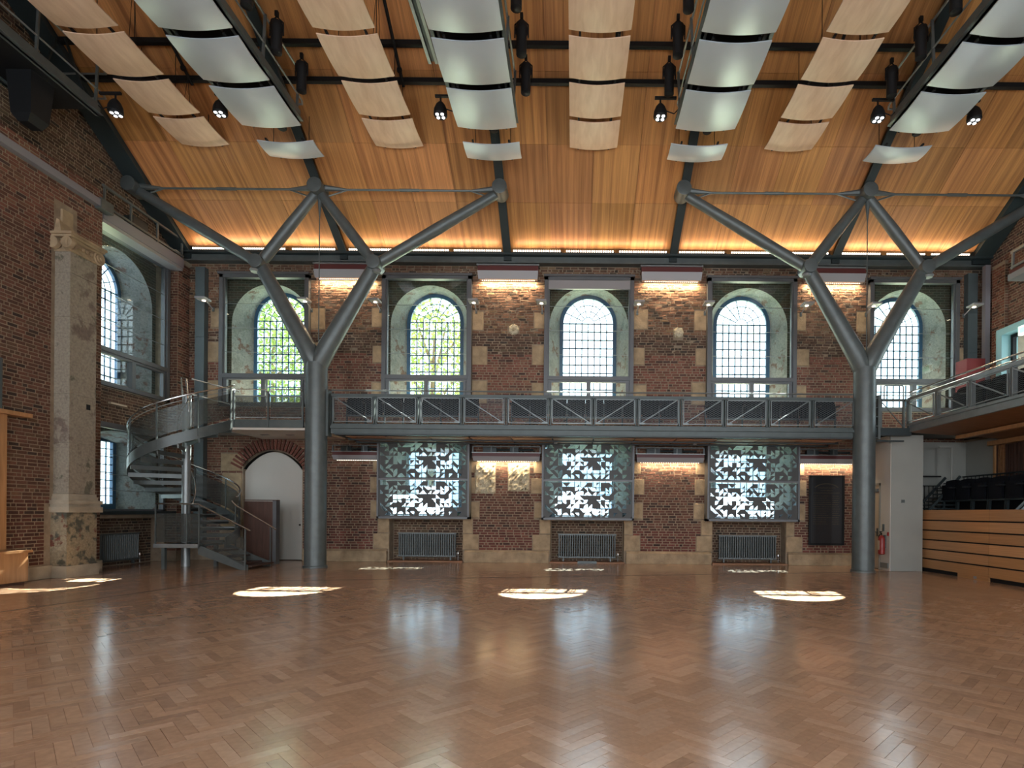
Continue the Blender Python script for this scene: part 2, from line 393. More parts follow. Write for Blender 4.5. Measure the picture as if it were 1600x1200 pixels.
# ------------------------------------------------------------------ ceiling and roof
ce = MB()
for (y0, z0), (y1, z1) in (((16.75, zc(16.75) + .14), (YR, zc(YR) + .14)), ((YR, zc(YR) + .14), (-5.2, zc(YR) + .14 - .6 * 11.0))):
    ce.add([(-12.9, y0, z0), (13.2, y0, z0), (13.2, y1, z1), (-12.9, y1, z1), (-12.9, y0, z0 + .2), (13.2, y0, z0 + .2), (13.2, y1, z1 + .2), (-12.9, y1, z1 + .2)],
           [(0, 3, 2, 1), (4, 5, 6, 7), (0, 1, 5, 4), (1, 2, 6, 5), (2, 3, 7, 6), (3, 0, 4, 7)])
ceil = ce.build('ceiling', 'ceiling_timber', kind='structure')
ceil.data.color_attributes.new('tint', 'FLOAT_COLOR', 'CORNER').data.foreach_set('color', [1.0] * (4 * len(ceil.data.loops)))
edges = [(-11.12, RAF[1] - .10)] + [(RAF[i] + .10, RAF[i + 1] - .10) for i in range(1, 4)] + [(RAF[4] + .10, 11.50)]
for (xa, xb) in edges:
    nx = 4
    for i in range(nx):
        x0 = xa + (xb - xa) * i / nx; x1 = xa + (xb - xa) * (i + 1) / nx
        y = 16.25; row = 0
        while y > 8.2:
            ln = (1.15, 1.25, 1.3, 1.3, 1.3, 1.3, 1.3)[row]; g = R.uniform(.80, 1.18); c = (g, g * R.uniform(.95, 1.04), g * R.uniform(.9, 1.08))
            e = .004; mb = MB(); q = [(x0 + e, y - e), (x1 - e, y - e), (x1 - e, y - ln + e), (x0 + e, y - ln + e)]
            dz = R.uniform(0, .006)
            mb.add([(a, b, zc(b) + dz) for a, b in q] + [(a, b, zc(b) + .05) for a, b in q], [(0, 3, 2, 1), (0, 1, 5, 4), (1, 2, 6, 5), (2, 3, 7, 6), (3, 0, 4, 7)][::-1], c)
            mb.build('ceiling_panel', 'ceiling_timber', ceil); y -= ln; row += 1
# rafters, purlins
names = ['against the left gable', 'above the left tree column', 'at the left edge of the middle bay', 'at the right edge of the middle bay', 'above the right tree column', 'against the right gable']
for i, x in enumerate(RAF):
    w = .11 if 0 < i < 5 else .20
    if i == 0: x0, x1 = -11.60, -11.12
    elif i == 5: x0, x1 = 11.50, 12.02
    else: x0, x1 = x - w, x + w
    rt = thing('rafter', 'dark green steel roof rafter ' + names[i], 'rafter', (x, 16.4, zc(16.4) - .17), 'rafters of the roof')
    mb = MB()
    for dz0, dz1, a, b in ((-.17, -.13, x0, x1), (-.13, .10, x - .03 if 0 < i < 5 else x0 + .02, x + .03 if 0 < i < 5 else x1 - .02)):
        ya, yb = 16.42, YR
        mb.add([(a, ya, zc(ya) + dz0), (b, ya, zc(ya) + dz0), (b, yb, zc(yb) + dz0), (a, yb, zc(yb) + dz0), (a, ya, zc(ya) + dz1), (b, ya, zc(ya) + dz1), (b, yb, zc(yb) + dz1), (a, yb, zc(yb) + dz1)],
               [(0, 3, 2, 1), (4, 5, 6, 7), (0, 1, 5, 4), (1, 2, 6, 5), (2, 3, 7, 6), (3, 0, 4, 7)])
    mb.build('rafter_beam', 'rafter_green', rt)
    ba = MB().box(x0 - .0, x1 + .0, 16.28, 16.52, zc(16.4) - .24, zc(16.4) - .13); ba.build('bearing_plate', 'dark_steel', rt)
for y, z, nm in ((12.67, 11.19, 'lower'), (12.08, 11.50, 'upper')):
    z = zc(y) - .08
    MB_ = MB()
    for a, b in edges: pass
    o = MB().box(-11.1, 11.5, y - .05, y + .05, z - .045, z + .055).build('purlin', 'black')
    tag(o, 'black steel purlin running across under the timber roof, the %s of the two' % nm, 'purlin', 'black purlins')

# ------------------------------------------------------------------ brick laying
def brick_fill(o, u, n, u0, u1, z0, z1, excl, near, seed, rough=.006, tintf=None, name_limit=300, parent=None, step=.076):
    """o origin, u horizontal unit vector, n outward normal; excl = list of (u0,u1,z0,z1) or a test function"""
    o, u, n = Vector(o), Vector(u), Vector(n); rr = random.Random(seed); bricks = []
    z = z0; row = 0
    while z + .03 < z1:
        h = min(.063, z1 - z); segs = [(u0, u1)]; zm = z + h / 2
        for e in excl:
            if not (e[2] < zm < e[3]): continue
            ns = []
            for s, t in segs:
                if e[0] <= s and e[1] >= t: continue
                if e[1] <= s or e[0] >= t: ns.append((s, t)); continue
                if e[0] > s: ns.append((s, e[0]))
                if e[1] < t: ns.append((e[1], t))
            segs = ns
        for s, t in segs:
            x = s + (rr.choice((.11, .165, .05)) if s == u0 else 0) * 0; first = True
            while x < t - .03:
                ln = .215 if (row % 2 or rr.random() < .45) else .105
                if first: ln = (.215, .105, .16)[(row) % 3]; first = False
                if x + ln > t - .06: ln = t - x
                bricks.append((x + .005, x + ln - .008, z, z + h)); x += ln + .004
        z += step; row += 1
    out = []
    for a, b, c, d in bricks:
        ctr = o + u * ((a + b) / 2) + Vector((0, 0, (c + d) / 2)); out.append(((ctr - Vector(near)).length, a, b, c, d))
    out.sort()
    def geo(mb, a, b, c, d, col, rgh):
        k = min(.006, (b - a) * .2); dp = .005 + rgh * .55 + rr.uniform(-rgh, rgh) * .8; j = lambda: rr.uniform(-rgh, rgh) * .35
        p = [(a, c), (b, c), (b, d), (a, d)]; f = [(a + k, c + k * .7), (b - k, c + k * .7), (b - k, d - k * .7), (a + k, d - k * .7)]
        bk = [o + u * (x + j()) + Vector((0, 0, y + j())) - n * .01 for x, y in p]
        fr = [o + u * (x + j()) + Vector((0, 0, y + j())) + n * (dp + j()) for x, y in f]
        flip = u.cross(Vector((0, 0, 1))).dot(n) < 0
        fs = [(4, 5, 6, 7), (0, 1, 5, 4), (1, 2, 6, 5), (2, 3, 7, 6), (3, 0, 4, 7)]
        if flip: fs = [x[::-1] for x in fs]
        mb.add(bk + fr, fs, col)
    def T(a, c):
        base = tintf(a, c) if tintf else (.24, .085, .055)
        g = rr.uniform(.42, .95); q = rr.random()
        if q < .10: base = (base[0] * .45, base[1] * .6, base[2] * .7)
        elif q < .20: base = (base[0] * 1.1, base[1] * 1.35, base[2] * 1.25)
        return (base[0] * g, base[1] * g, base[2] * g)
    singles = {}
    off = ORG[parent.name]
    cnt = 0; rest = []
    for t in out:
        d, a, b, c, e = t; ln = round(b - a, 3)
        if cnt < name_limit and ln in (.202, .092) and (e - c) > .060:
            key = (ln, cnt % 12)
            if key not in singles:
                mb = MB(); rgh = rough; sv = o.copy(); geo(mb, a, b, c, e, T(a, c), rgh)
                ctr = o + u * ((a + b) / 2) + Vector((0, 0, (c + e) / 2))
                singles[key] = mb.mesh('brick', 'brick', ctr)
            ob = bpy.data.objects.new('brick', singles[key]); COL.objects.link(ob); ob.parent = parent
            ob.location = o + u * ((a + b) / 2) + Vector((0, 0, (c + e) / 2)) - off; cnt += 1
        else: rest.append(t)
    mb = MB()
    for d, a, b, c, e in rest:
        rg = rough * (rough_zone(a, c) if rough_zone else 1); geo(mb, a, b, c, e, T(a, c), rg)
    mb.build('brickwork', 'brick', parent, kind='stuff')
rough_zone = None

# ------------------------------------------------------------------ back wall
uh = 1.31   # half width of the window openings
wb = MB()
xs = [XL - 1.3] + [v for c in BAY for v in (c - uh, c + uh)] + [13.2]
for i in range(0, len(xs), 2):
    wb.box(xs[i], xs[i + 1], YB, 17.62, 0, 9.5)                     # piers
for i, c in enumerate(BAY):
    wb.box(c - uh, c + uh, YB, 17.62, 8.42, 9.5)                    # above the upper windows
    lo = 3.5
    wb.box(c - uh, c + uh, YB, 17.62, lo, 4.62)                     # between upper and lower windows
    if i == 0:
        wb.box(c - uh, -9.72, YB, 17.62, 0, 3.5); wb.box(-7.98, c + uh, YB, 17.62, 0, 3.5); wb.box(-9.72, -7.98, 16.85, 17.62, 0, 3.5); wb.box(-9.72, -7.98, YB, 16.85, 3.3, 3.5)
    elif i == 4: wb.box(c - uh, c + uh, YB, 17.62, 0, 3.5)
    else:
        wb.box(c - uh, c + uh, YB + .38, 17.62, 0, 1.33)
        for a, b in ((c - uh, c - 1.08), (c + 1.08, c + uh)): wb.box(a, b, YB, YB + .38, 0, 1.33)
wall = wb.build('wall_back', 'mortar', kind='structure')
# stone blocks beside the openings
stones = []; excl = []; rq = random.Random(5)
for i, c in enumerate(BAY):
    excl.append((c - uh, c + uh, 4.62, 8.42))
    if i in (1, 2, 3): excl += [(c - uh, c + uh, 1.33, 3.5), (c - 1.08, c + 1.08, 0, 1.34)]
excl.append((-9.74, -7.96, 0, 3.3))
for k in range(5): stones.append((-10.42 + rq.uniform(-.1, .1), -9.76, .38 + k * .56, .90 + k * .56))
for i, c in enumerate(BAY):
    for s in (-1, 1):
        for (za, zb) in ((4.66, 5.30), (5.82, 6.38), (6.86, 7.42)):
            w = rq.uniform(.30, .46); x = c + s * uh; a, b = (x, x + w) if s > 0 else (x - w, x)
            if (i == 4 and s > 0 and za > 6.5): continue
            stones.append((a, b, za + rq.uniform(-.04, .04), zb + rq.uniform(-.05, .05)))
        if i in (1, 2, 3):
            for (za, zb, w0, x0) in ((.36, .84, .48, 1.08), (.84, 1.30, .26, 1.08), (1.30, 1.78, .30, uh), (2.02, 2.5, .30, uh), (2.62, 3.0, .28, uh)):
                w = w0 + rq.uniform(-.05, .08); x = c + s * x0; a, b = (x, x + w) if s > 0 else (x - w, x)
                stones.append((a, b, za + .01, zb - .01))
for a, b, c_, d in stones: excl.append((a - .008, b + .008, c_ - .008, d + .008))
rock = [(-1.82 - .10, -1.28, 2.08, 2.94), (-2.90, -2.28, 2.0, 2.94)]
for r_ in rock: excl.append(r_)
excl += [(-1.96, -1.62, 6.72, 6.98), (2.92, 3.2, 6.62, 6.98)]
excl.append((-12, 13, 0, .34))
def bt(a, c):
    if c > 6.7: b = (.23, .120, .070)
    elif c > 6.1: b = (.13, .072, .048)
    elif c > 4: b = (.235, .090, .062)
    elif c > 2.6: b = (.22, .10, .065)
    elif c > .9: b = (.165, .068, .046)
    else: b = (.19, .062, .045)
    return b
def rough_zone(a, c): return 2.6 if c > 5.9 else (1.7 if c > 2.1 and c < 3.4 else 1)
brick_fill((0, YB, 0), (1, 0, 0), (0, -1, 0), XL, 12.1, .36, 8.74, excl, (0, 14, 5.0), 3, tintf=bt, parent=wall)
rough_zone = None
for c in BAY[1:4]: brick_fill((0, YB + .38, 0), (1, 0, 0), (0, -1, 0), c - 1.07, c + 1.07, .02, 1.32, [], (0, 14, 1), 51, tintf=lambda a, c: (.14, .075, .045), parent=wall, name_limit=0)
for a, b, c_, d in stones:
    mb = MB(); k = .012; j = lambda: rq.uniform(-.006, .006)
    mb.add([(a, YB + .01, c_), (b, YB + .01, c_), (b, YB + .01, d), (a, YB + .01, d), (a + k, YB - .022 + j(), c_ + k), (b - k, YB - .022 + j(), c_ + k), (b - k, YB - .022 + j(), d - k), (a + k, YB - .022 + j(), d - k)],
           [(4, 5, 6, 7), (0, 1, 5, 4), (1, 2, 6, 5), (2, 3, 7, 6), (3, 0, 4, 7)])
    mb.build('stone', 'stone', wall)
for a, b, c_, d in rock:                                      # broken stone cores low on the pier
    nr = random.Random(int(a * 100))
    def fn(s, t, a=a, b=b, c_=c_, d=d):
        e = min(s, 1 - s, t, 1 - t); return Vector((a + (b - a) * s, YB + .01 - (.05 + nr.uniform(-.03, .05)) * (1 if e > .01 else 0), c_ + (d - c_) * t))
    MB().sheet(fn, 11, 13).build('stone', 'rough_stone', wall, label='broken rough stone core in the brick pier')
for (xc, z) in ((-1.79, 6.85), (3.06, 6.80)):
    nr = random.Random(3)
    mb = MB().lathe([(.02, -.07), (.13, -.06), (.155, -.02), (.15, .02)], (xc, YB, z), 'y', 7)
    mb.v = [(x + nr.uniform(-.02, .02), y, z_ + nr.uniform(-.02, .02)) for x, y, z_ in mb.v]; mb.build('stone', 'rough_stone', wall, label='pale broken stone knob')
# plinth stones along the foot
pl = [(-7.9, -5.45), (-3.18, -.70), (1.58, 4.07), (6.33, 8.4)]
for k, (a, b) in enumerate(pl):
    mb = MB().box(a, b, YB - .10, YB + .02, 0, .30); mb.add([(a, YB - .10, .30), (b, YB - .10, .30), (b, YB, .36), (a, YB, .36)], [(0, 1, 2, 3)]); mb.box(a, b, YB - .115, YB - .1, .0, .10)
    mb.build('baseboard_back_%d' % (k + 1), 'stone', kind='structure')
MB().box(XL, 12.2, YB - .26, YB - .02, 8.72, 8.89).box(XL, 12.2, YB - .30, YB - .26, 8.70, 8.74).build('trim_1', 'steel', kind='structure')
# brick arch over the white door
mb = MB(); dc, dr = -8.85, 1.02
for k in range(25):
    a = math.radians(27 + 126 * k / 24); zc0 = 2.25
    p0 = Vector((dc + dr * math.cos(a), 0, zc0 + dr * math.sin(a))); p1 = Vector((dc + (dr + .34) * math.cos(a), 0, zc0 + (dr + .34) * math.sin(a)))
    g = R.uniform(.7, 1.2)
    mb.bar((p0.x, YB - .02, p0.z), (p1.x, YB - .02, p1.z), .058, .07, up=(0, 1, 0), col=(.16 * g, .055 * g, .038 * g))
mb.build('arch_bricks', 'brick', wall, kind='stuff')

# ------------------------------------------------------------------ windows
def arch(cx, r, zs, zb, n=20):
    return [(cx - r, zb), (cx - r, (zb + zs) / 2)] + [(cx + r * math.cos(PI - PI * k / n), zs + r * math.sin(PI * k / n)) for k in range(n + 1)] + [(cx + r, (zb + zs) / 2), (cx + r, zb)]
def rectmatch(pts, cx, zs, hw, zb, zt):
    out = []
    for (x, z) in pts:
        if z <= zs + 1e-6: out.append((math.copysign(hw, x - cx) + cx, z if z > zb + 1e-6 else zb)); continue
        dx, dz = x - cx, z - zs; k = min(hw / abs(dx) if abs(dx) > 1e-6 else 1e9, (zt - zs) / dz); out.append((cx + dx * k, zs + dz * k))
    return out
def strip(mb, A, ya, B, yb):
    n = len(A); mb.add([(x, ya, z) for x, z in A] + [(x, yb, z) for x, z in B], [(i, i + 1, n + i + 1, n + i) for i in range(n - 1)])
def upper_window(nm, blind=False):
    """local: x along the wall, y into the wall, y = 0 at the frame face"""
    t = thing(nm, kind='structure'); hw = 1.31; zb, zt = 4.52, 8.43
    fr = MB()
    for a, b in ((-hw, -hw + .11), (hw - .11, hw)): fr.box(a, b, 0, .16, zb, zt)
    fr.box(-hw, hw, 0, .16, zt - .15, zt); fr.box(-hw - .02, hw + .02, -.06, .10, zt - .06, zt); fr.box(-hw, hw, 0, .16, zb, zb + .1)
    fr.box(-hw + .11, -hw + .15, .05, .16, zb, zt); fr.box(hw - .15, hw - .11, .05, .16, zb, zt)
    fr.build('frame', 'frame_grey', t)
    mb = MB().box(-hw + .1, hw - .1, -.01, .14, 5.36, 5.47).box(-hw + .1, hw - .1, .03, .14, 5.30, 5.36); mb.build('transom', 'frame_grey', t)
    mb = MB().box(-.06, .06, -.005, .14, zb + .1, 5.30)
    for s in (-1, 1):
        mb.box(s * (hw - .19) - .035, s * (hw - .19) + .035, .02, .12, zb + .1, 5.3)
    mb.build('mullion', 'frame_grey', t)
    MB().box(-hw + .1, hw - .1, .085, .097, 5.47, zt - .15).build('glass', 'glass', t)
    for s in (-1, 1): MB().box(min(s * .06, s * (hw - .2)), max(s * .06, s * (hw - .2)), .085, .097, zb + .1, 5.3).build('glass', 'glass', t)
    for z in (7.53, 6.82, 6.11): MB().box(-hw + .1, hw - .1, .07, .085, z - .007, z + .007).build('glass_joint', 'steel_light', t)
    if blind:
        MB().box(-hw + .12, hw - .12, .0, .07, 8.02, 8.27).build('roller_blind', 'housing_white', t, label='half rolled white blind')
    A = arch(0, 1.18, 7.07, 4.66); Rr = rectmatch(A, 0, 7.07, 1.31, 4.66, 8.47)
    mb = MB(); strip(mb, Rr, .42, A, .42); strip(mb, [(-1.31, 4.6), (-1.31, 8.47), (1.31, 8.47), (1.31, 4.6)], .14, [(-1.31, 4.6), (-1.31, 8.47), (1.31, 8.47), (1.31, 4.6)], .42)
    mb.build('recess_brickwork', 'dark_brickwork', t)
    B = arch(0, .88, 7.36, 4.66); mb = MB(); strip(mb, A, .42, B, 1.06); mb.build('reveal', 'reveal_plaster', t, smooth=True)
    MB().box(-1.31, 1.31, .10, 1.16, 4.5, 4.66).build('sill', 'stone_pale', t)
    C = arch(0, .77, 7.36, 4.66); mb = MB(); strip(mb, B, 1.06, C, 1.06); strip(mb, C, 1.06, C, 1.14); strip(mb, B, 1.06, arch(0, 1.0, 7.36, 4.66), 1.17); strip(mb, arch(0, 1.0, 7.36, 4.66), 1.171, C, 1.14)
    mb.build('arched_frame', 'blue_frame', t)
    g = MB(); q = .032
    for k in range(1, 8): x = -.77 + k * .1925; g.box(x - q / 2, x + q / 2, 1.08, 1.11, 4.66, 7.36)
    z = 7.36
    while z > 4.7: g.box(-.77, .77, 1.08, 1.11, z - q / 2, z + q / 2); z -= .2565
    for r_ in (.1925, .385, .5775):
        g.tube([(r_ * math.cos(PI * k / 18), 1.095, 7.36 + r_ * math.sin(PI * k / 18)) for k in range(19)], .012, 5)
    for k in range(1, 7):
        a = PI * k / 7; g.bar((.1925 * math.cos(a), 1.095, 7.36 + .1925 * math.sin(a)), (.775 * math.cos(a), 1.095, 7.36 + .775 * math.sin(a)), .02, .03, up=(0, 1, 0))
    g.build('glazing_bars', 'blue_frame', t)
    mb = MB(); n = len(C); mb.add([(x, 1.115, z) for x, z in C], [tuple(range(n))]); mb.build('glass', 'pane_glass', t)
    return t
def lower_recess(t, zb=1.45, y0=.40):
    """deep reveal and small-paned window behind a ground-floor opening; local y = 0 at the screen face"""
    def seg(hw, zs, zt, n=14):
        return [(-hw, zb), (-hw, zs)] + [(-hw + 2 * hw * k / n, zs + (zt - zs) * math.sin(PI * k / n)) for k in range(1, n)] + [(hw, zs), (hw, zb)]
    A = seg(1.2, 3.25, 3.50); B = seg(.88, 3.3, 3.4)
    mb = MB(); strip(mb, A, y0, B, y0 + .86); mb.build('reveal', 'reveal_plaster', t, smooth=True)
    Rr = [(-1.33, zb), (-1.33, 3.1)] + [(-1.33 + 2.66 * k / 14, 3.55) for k in range(1, 14)] + [(1.33, 3.1), (1.33, zb)]
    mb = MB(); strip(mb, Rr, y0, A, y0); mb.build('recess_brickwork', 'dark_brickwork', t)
    C = [(-.77, zb), (-.77, 3.3)] + [(-.77 + 1.54 * k / 14, 3.3) for k in range(1, 14)] + [(.77, 3.3), (.77, zb)]
    mb = MB(); strip(mb, B, y0 + .86, C, y0 + .86); strip(mb, [(-1.3, zb), (-1.3, 3.4)] + [(-1.3 + 2.6 * k / 14, 3.6) for k in range(1, 14)] + [(1.3, 3.4), (1.3, zb)], y0 + .97, C, y0 + .95)
    strip(mb, C, y0 + .86, C, y0 + .95); mb.box(-.77, .77, y0 + .86, y0 + .92, zb - .05, 1.62); mb.build('window_surround', 'blue_frame', t)
    MB().box(-1.33, 1.33, y0 - .15, y0 + .98, zb - .2, zb).build('sill', 'stone_pale', t)
    g = MB()
    for k in range(1, 8): x = -.77 + k * .1925; g.box(x - .011, x + .011, y0 + .88, y0 + .91, 1.6, 3.3)
    for k in range(1, 8): z = 1.62 + k * .213; g.box(-.77, .77, y0 + .88, y0 + .91, z - .011, z + .011)
    g.build('glazing_bars', 'blue_frame', t)
    MB().box(-.77, .77, y0 + .915, y0 + .92, 1.6, 3.3).build('glass', 'pane_glass', t)
for i, c in enumerate(BAY):
    t = upper_window('window_%d' % (i + 1), i == 2); t.location = (c, YB - .15, 0)
t = upper_window('window_6'); t.location = (XL + .12, 14.72, 0); t.rotation_euler = (0, 0, PI / 2)
# patterned glass screens, lower windows 2-4
def truchet(mb, x0, z0, c, rr):
    k = rr.random(); x1, z1 = x0 + c, z0 + c; e = .003; y0, y1 = -.004, .0
    P4 = [(x0 - e, z0 - e), (x1 + e, z0 - e), (x1 + e, z1 + e), (x0 - e, z1 + e)]
    if k < .20: mb.prism(P4, y0, y1); return
    if k < .33: return
    if k < .78:
        i = rr.randrange(4); mb.prism([P4[i], P4[(i + 1) % 4], P4[(i + 2) % 4]], y0, y1); return
    i = rr.randrange(4); cxn, czn = P4[i]; s = [(1, 1), (-1, 1), (-1, -1), (1, -1)][i]
    arc = [(cxn + s[0] * (c) * math.cos(PI / 2 * t / 5), czn + s[1] * c * math.sin(PI / 2 * t / 5)) for t in range(6)]
    opp = P4[(i + 2) % 4]; poly = arc + [opp]
    mb.prism(poly, y0, y1)
def screen_window(nm):
    t = thing(nm, kind='structure'); hw = 1.33; zb, zt = 1.27, 3.52; fr = MB()
    for a, b in ((-hw, -hw + .05), (hw - .05, hw)): fr.box(a, b, 0, .40, zb, zt)
    fr.box(-hw, hw, 0, .40, zt - .05, zt); fr.box(-hw, hw, 0, .40, zb, zb + .06); fr.build('frame', 'frame_grey', t)
    MB().box(-hw + .05, hw - .05, -.005, .05, 2.385, 2.435).build('mid_rail', 'frame_grey', t)
    cell = .1235; rr = random.Random(21)
    for z0 in (1.36, 2.46):
        gl = MB().box(-hw + .05, hw - .05, .03, .04, z0 - .04, z0 + 8 * cell + .03).build('patterned_pane', 'screen_glass', t)
        mb = MB(); rr = random.Random(21)
        for r_ in range(8):
            for q in range(20): truchet(mb, -10 * cell + q * cell, z0 + r_ * cell, cell, rr)
        mb.v = [(x, y + .028, z) for x, y, z in mb.v]
        mb.box(-hw + .05, -10 * cell, .022, .03, z0 - .04, z0 + 8 * cell + .03); mb.box(10 * cell, hw - .05, .022, .03, z0 - .04, z0 + 8 * cell + .03)
        mb.box(-hw, hw, .022, .03, z0 - .05, z0)
        mb.build('frosted_pattern', 'frame_dark', gl, kind='stuff')
    lower_recess(t); return t
simple('frame_dark', (.045, .045, .042), .5)
for i in (1, 2, 3):
    t = screen_window('window_%d' % (i + 6)); t.location = (BAY[i], YB - .40, 0)

# white arched door, its niche
dp = [(-.86, 0.02), (-.86, 2.62)] + [(-.86 + 1.72 * k / 16, 2.62 + .58 * math.sin(PI * k / 16) ** .8) for k in range(1, 16)] + [(.86, 2.62), (.86, 0.02)]
t = thing('door_1', kind='structure'); t.location = (-8.86, 16.70, 0)
MB().prism(dp, 0, .05).build('door_leaf', 'white_door', t)
mb = MB(); dq = [(x * 1.03, z + (.03 if z > 1 else 0)) for x, z in dp]; strip(mb, dq, -.09, dq, .1); mb.build('door_reveal_shadow', 'black', t)  # black lining paints the shadow outline around the white door
mb = MB().lathe([(.012, -.03), (.03, -.03), (.03, -.02), (.012, 0)], (.78, 0, 1.05), 'y', 10); mb.build('door_handle', 'chrome', t)
# ledge in front of the radiator niches
def radiator_unit(label, group):
    t = thing('radiator', label, 'radiator', (0, 0, 0), group); mb = MB(); W2 = .86; n = 26
    for k in range(n):
        x = -W2 + (k + .5) * 2 * W2 / n; mb.tube([(x, 0, .14), (x, 0, .80)], .021, 6); mb.tube([(x, .06, .14), (x, .06, .80)], .018, 5)
    mb.build('column_tubes', 'radiator', t, smooth=True, kind='stuff')
    for z in (.13, .80): MB().box(-W2, W2, -.022, .085, z - .02, z + .02).build('header', 'radiator', t)
    for s in (-1, 1): MB().box(s * .7 - .02, s * .7 + .02, 0, .06, 0, .13).build('foot', 'radiator', t)
    MB().lathe([(.012, 0), (.028, .01), (.028, .07), (.01, .08)], (W2 + .06, .02, .19), 'z', 10).build('valve', 'chrome', t, smooth=True, label='pale thermostatic valve')
    MB().tube([(W2 + .06, .02, 0), (W2 + .06, .02, .2), (W2, .02, .2)], .01, 6).build('pipe', 'steel_light', t)
    return t
rads = ['dark column radiator in the niche under the left patterned screen', 'dark column radiator in the niche under the middle patterned screen', 'dark column radiator in the niche under the right patterned screen']
r0 = radiator_unit(rads[0], 'column radiators under the windows'); r0.location = (BAY[1], YB + .13, .03)
for i in (1, 2): dup(r0, (BAY[i + 1], YB + .13, .03), 0, rads[i])
dup(r0, (-11.75, 14.4, .03), PI / 2, 'dark column radiator under the left wall window behind the stair')
for k, c in enumerate((BAY[1], BAY[2], BAY[3])):
    o = MB().box(c - 1.1, c + 1.1, YB - .12, YB + .36, 0, .035).build('niche_step', 'soffit_timber'); tag(o, ['thin timber floor ledge at the left radiator niche', 'thin timber floor ledge at the middle radiator niche', 'thin timber floor ledge at the right radiator niche'][k], 'ledge', 'niche ledges')
o = MB().box(BAY[2] - .28, BAY[2] + .28, YB - .16, YB - .121, 0, .07).build('floor_vent', 'radiator'); tag(o, 'small grey floor box before the middle radiator', 'floor box')

# ------------------------------------------------------------------ left wall
lw = MB()
XP = -11.15                                       # face of the near pier
lw.box(-12.9, XP, -5.2, 13.28, 0, 8.95)           # near pier
lw.box(-12.75, XL, 13.28, 13.41, 0, 9.0)
lw.box(-12.75, XL, 16.03, 17.62, 0, 9.0)          # corner
lw.box(XL, -11.35, 16.12, 16.6, 0, 8.72)
lw.box(-12.75, XL, 13.41, 16.03, 8.42, 9.0); lw.box(-12.75, XL, 13.41, 16.03, 3.6, 4.62); lw.box(-12.9, -12.0, 13.28, 16.03, 0, 1.30)
lw.box(-12.9, XL - .03, -5.2, 17.62, 8.9, 15.9)   # gable
wl = lw.build('wall_left', 'mortar', kind='structure')
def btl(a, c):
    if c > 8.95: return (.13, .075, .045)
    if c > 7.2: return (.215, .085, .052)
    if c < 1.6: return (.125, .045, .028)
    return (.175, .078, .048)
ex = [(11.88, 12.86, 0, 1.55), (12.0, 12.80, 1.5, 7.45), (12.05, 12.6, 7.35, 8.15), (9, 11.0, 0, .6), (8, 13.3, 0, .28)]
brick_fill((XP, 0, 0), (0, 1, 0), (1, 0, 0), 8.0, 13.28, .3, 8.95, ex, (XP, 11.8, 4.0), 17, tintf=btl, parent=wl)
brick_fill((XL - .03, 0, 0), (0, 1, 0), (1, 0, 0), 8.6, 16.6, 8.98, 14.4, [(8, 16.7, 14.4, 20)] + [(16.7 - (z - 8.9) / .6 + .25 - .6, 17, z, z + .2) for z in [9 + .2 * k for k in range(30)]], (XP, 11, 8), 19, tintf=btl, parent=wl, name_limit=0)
brick_fill((XL, 0, 0), (0, 1, 0), (1, 0, 0), 13.3, 16.12, .3, 8.9, [(13.41, 16.03, 4.62, 8.42), (13.41, 16.03, 1.3, 3.6), (13.2, 16.03, 0, 1.3)], (XP, 15, 4), 23, tintf=lambda a, c: (.15, .085, .055), parent=wl, name_limit=0)
brick_fill((-11.35, 0, 0), (0, 1, 0), (1, 0, 0), 16.12, 16.6, .3, 8.6, [], (XP, 15, 4), 27, tintf=lambda a, c: (.21, .085, .055), parent=wl, name_limit=0)
brick_fill((0, 16.12, 0), (1, 0, 0), (0, -1, 0), XL, -11.35, .3, 8.6, [], (XP, 15, 4), 29, tintf=lambda a, c: (.19, .085, .055), parent=wl, name_limit=0)
MB().box(-11.62, -11.33, 15.98, 16.62, 8.60, 8.86).build('trim_2', 'stone_pale', kind='structure')
MB().box(XP - .02, XP + .05, -5, 13.3, 0, .27).box(-11.15, -10.78, 12.0, 12.83, 0, .25).build('baseboard_left', 'stone_pale', kind='structure')
brick_fill((-12.0, 0, 0), (0, 1, 0), (1, 0, 0), 13.3, 16.02, .02, 1.28, [], (XP, 15, 1), 61, tintf=lambda a, c: (.12, .07, .045), parent=wl, name_limit=0)
# pilaster
t = thing('pilaster', 'tall worn stone pilaster with scroll capital on the left brick pier', 'pilaster', (-10.98, 12.4, 0))
MB().box(XP - .02, -10.80, 12.02, 12.78, .25, 1.40).build('plinth', 'plinth_stained', t, label='stained plinth with exposed brick patches')
mb = MB()
for (e, z0, z1) in ((.10, 1.40, 1.52), (.07, 1.52, 1.58), (.10, 1.58, 1.66), (.04, 1.66, 1.74), (.02, 1.74, 1.80)):
    mb.box(XP - .02, -10.82 + e, 12.08 - e, 12.75 + e, z0, z1)
mb.build('base_moulding', 'stone_pale', t)
zz = [1.80, 2.9, 3.95, 5.6, 6.55, 7.02]
for k in range(5): MB().box(XP - .02, -10.82 + R.uniform(-.004, .004), 12.08, 12.75, zz[k] + .006, zz[k + 1]).build('shaft_block', 'pilaster_render', t)
mb = MB().box(XP - .02, -10.79, 12.05, 12.78, 7.00, 7.05).box(XP - .02, -10.81, 12.07, 12.76, 7.05, 7.28).box(XP - .02, -10.72, 11.98, 12.85, 7.28, 7.33).box(XP - .02, -10.69, 11.95, 12.88, 7.33, 7.38)
ca = mb.build('capital', 'stone', t)
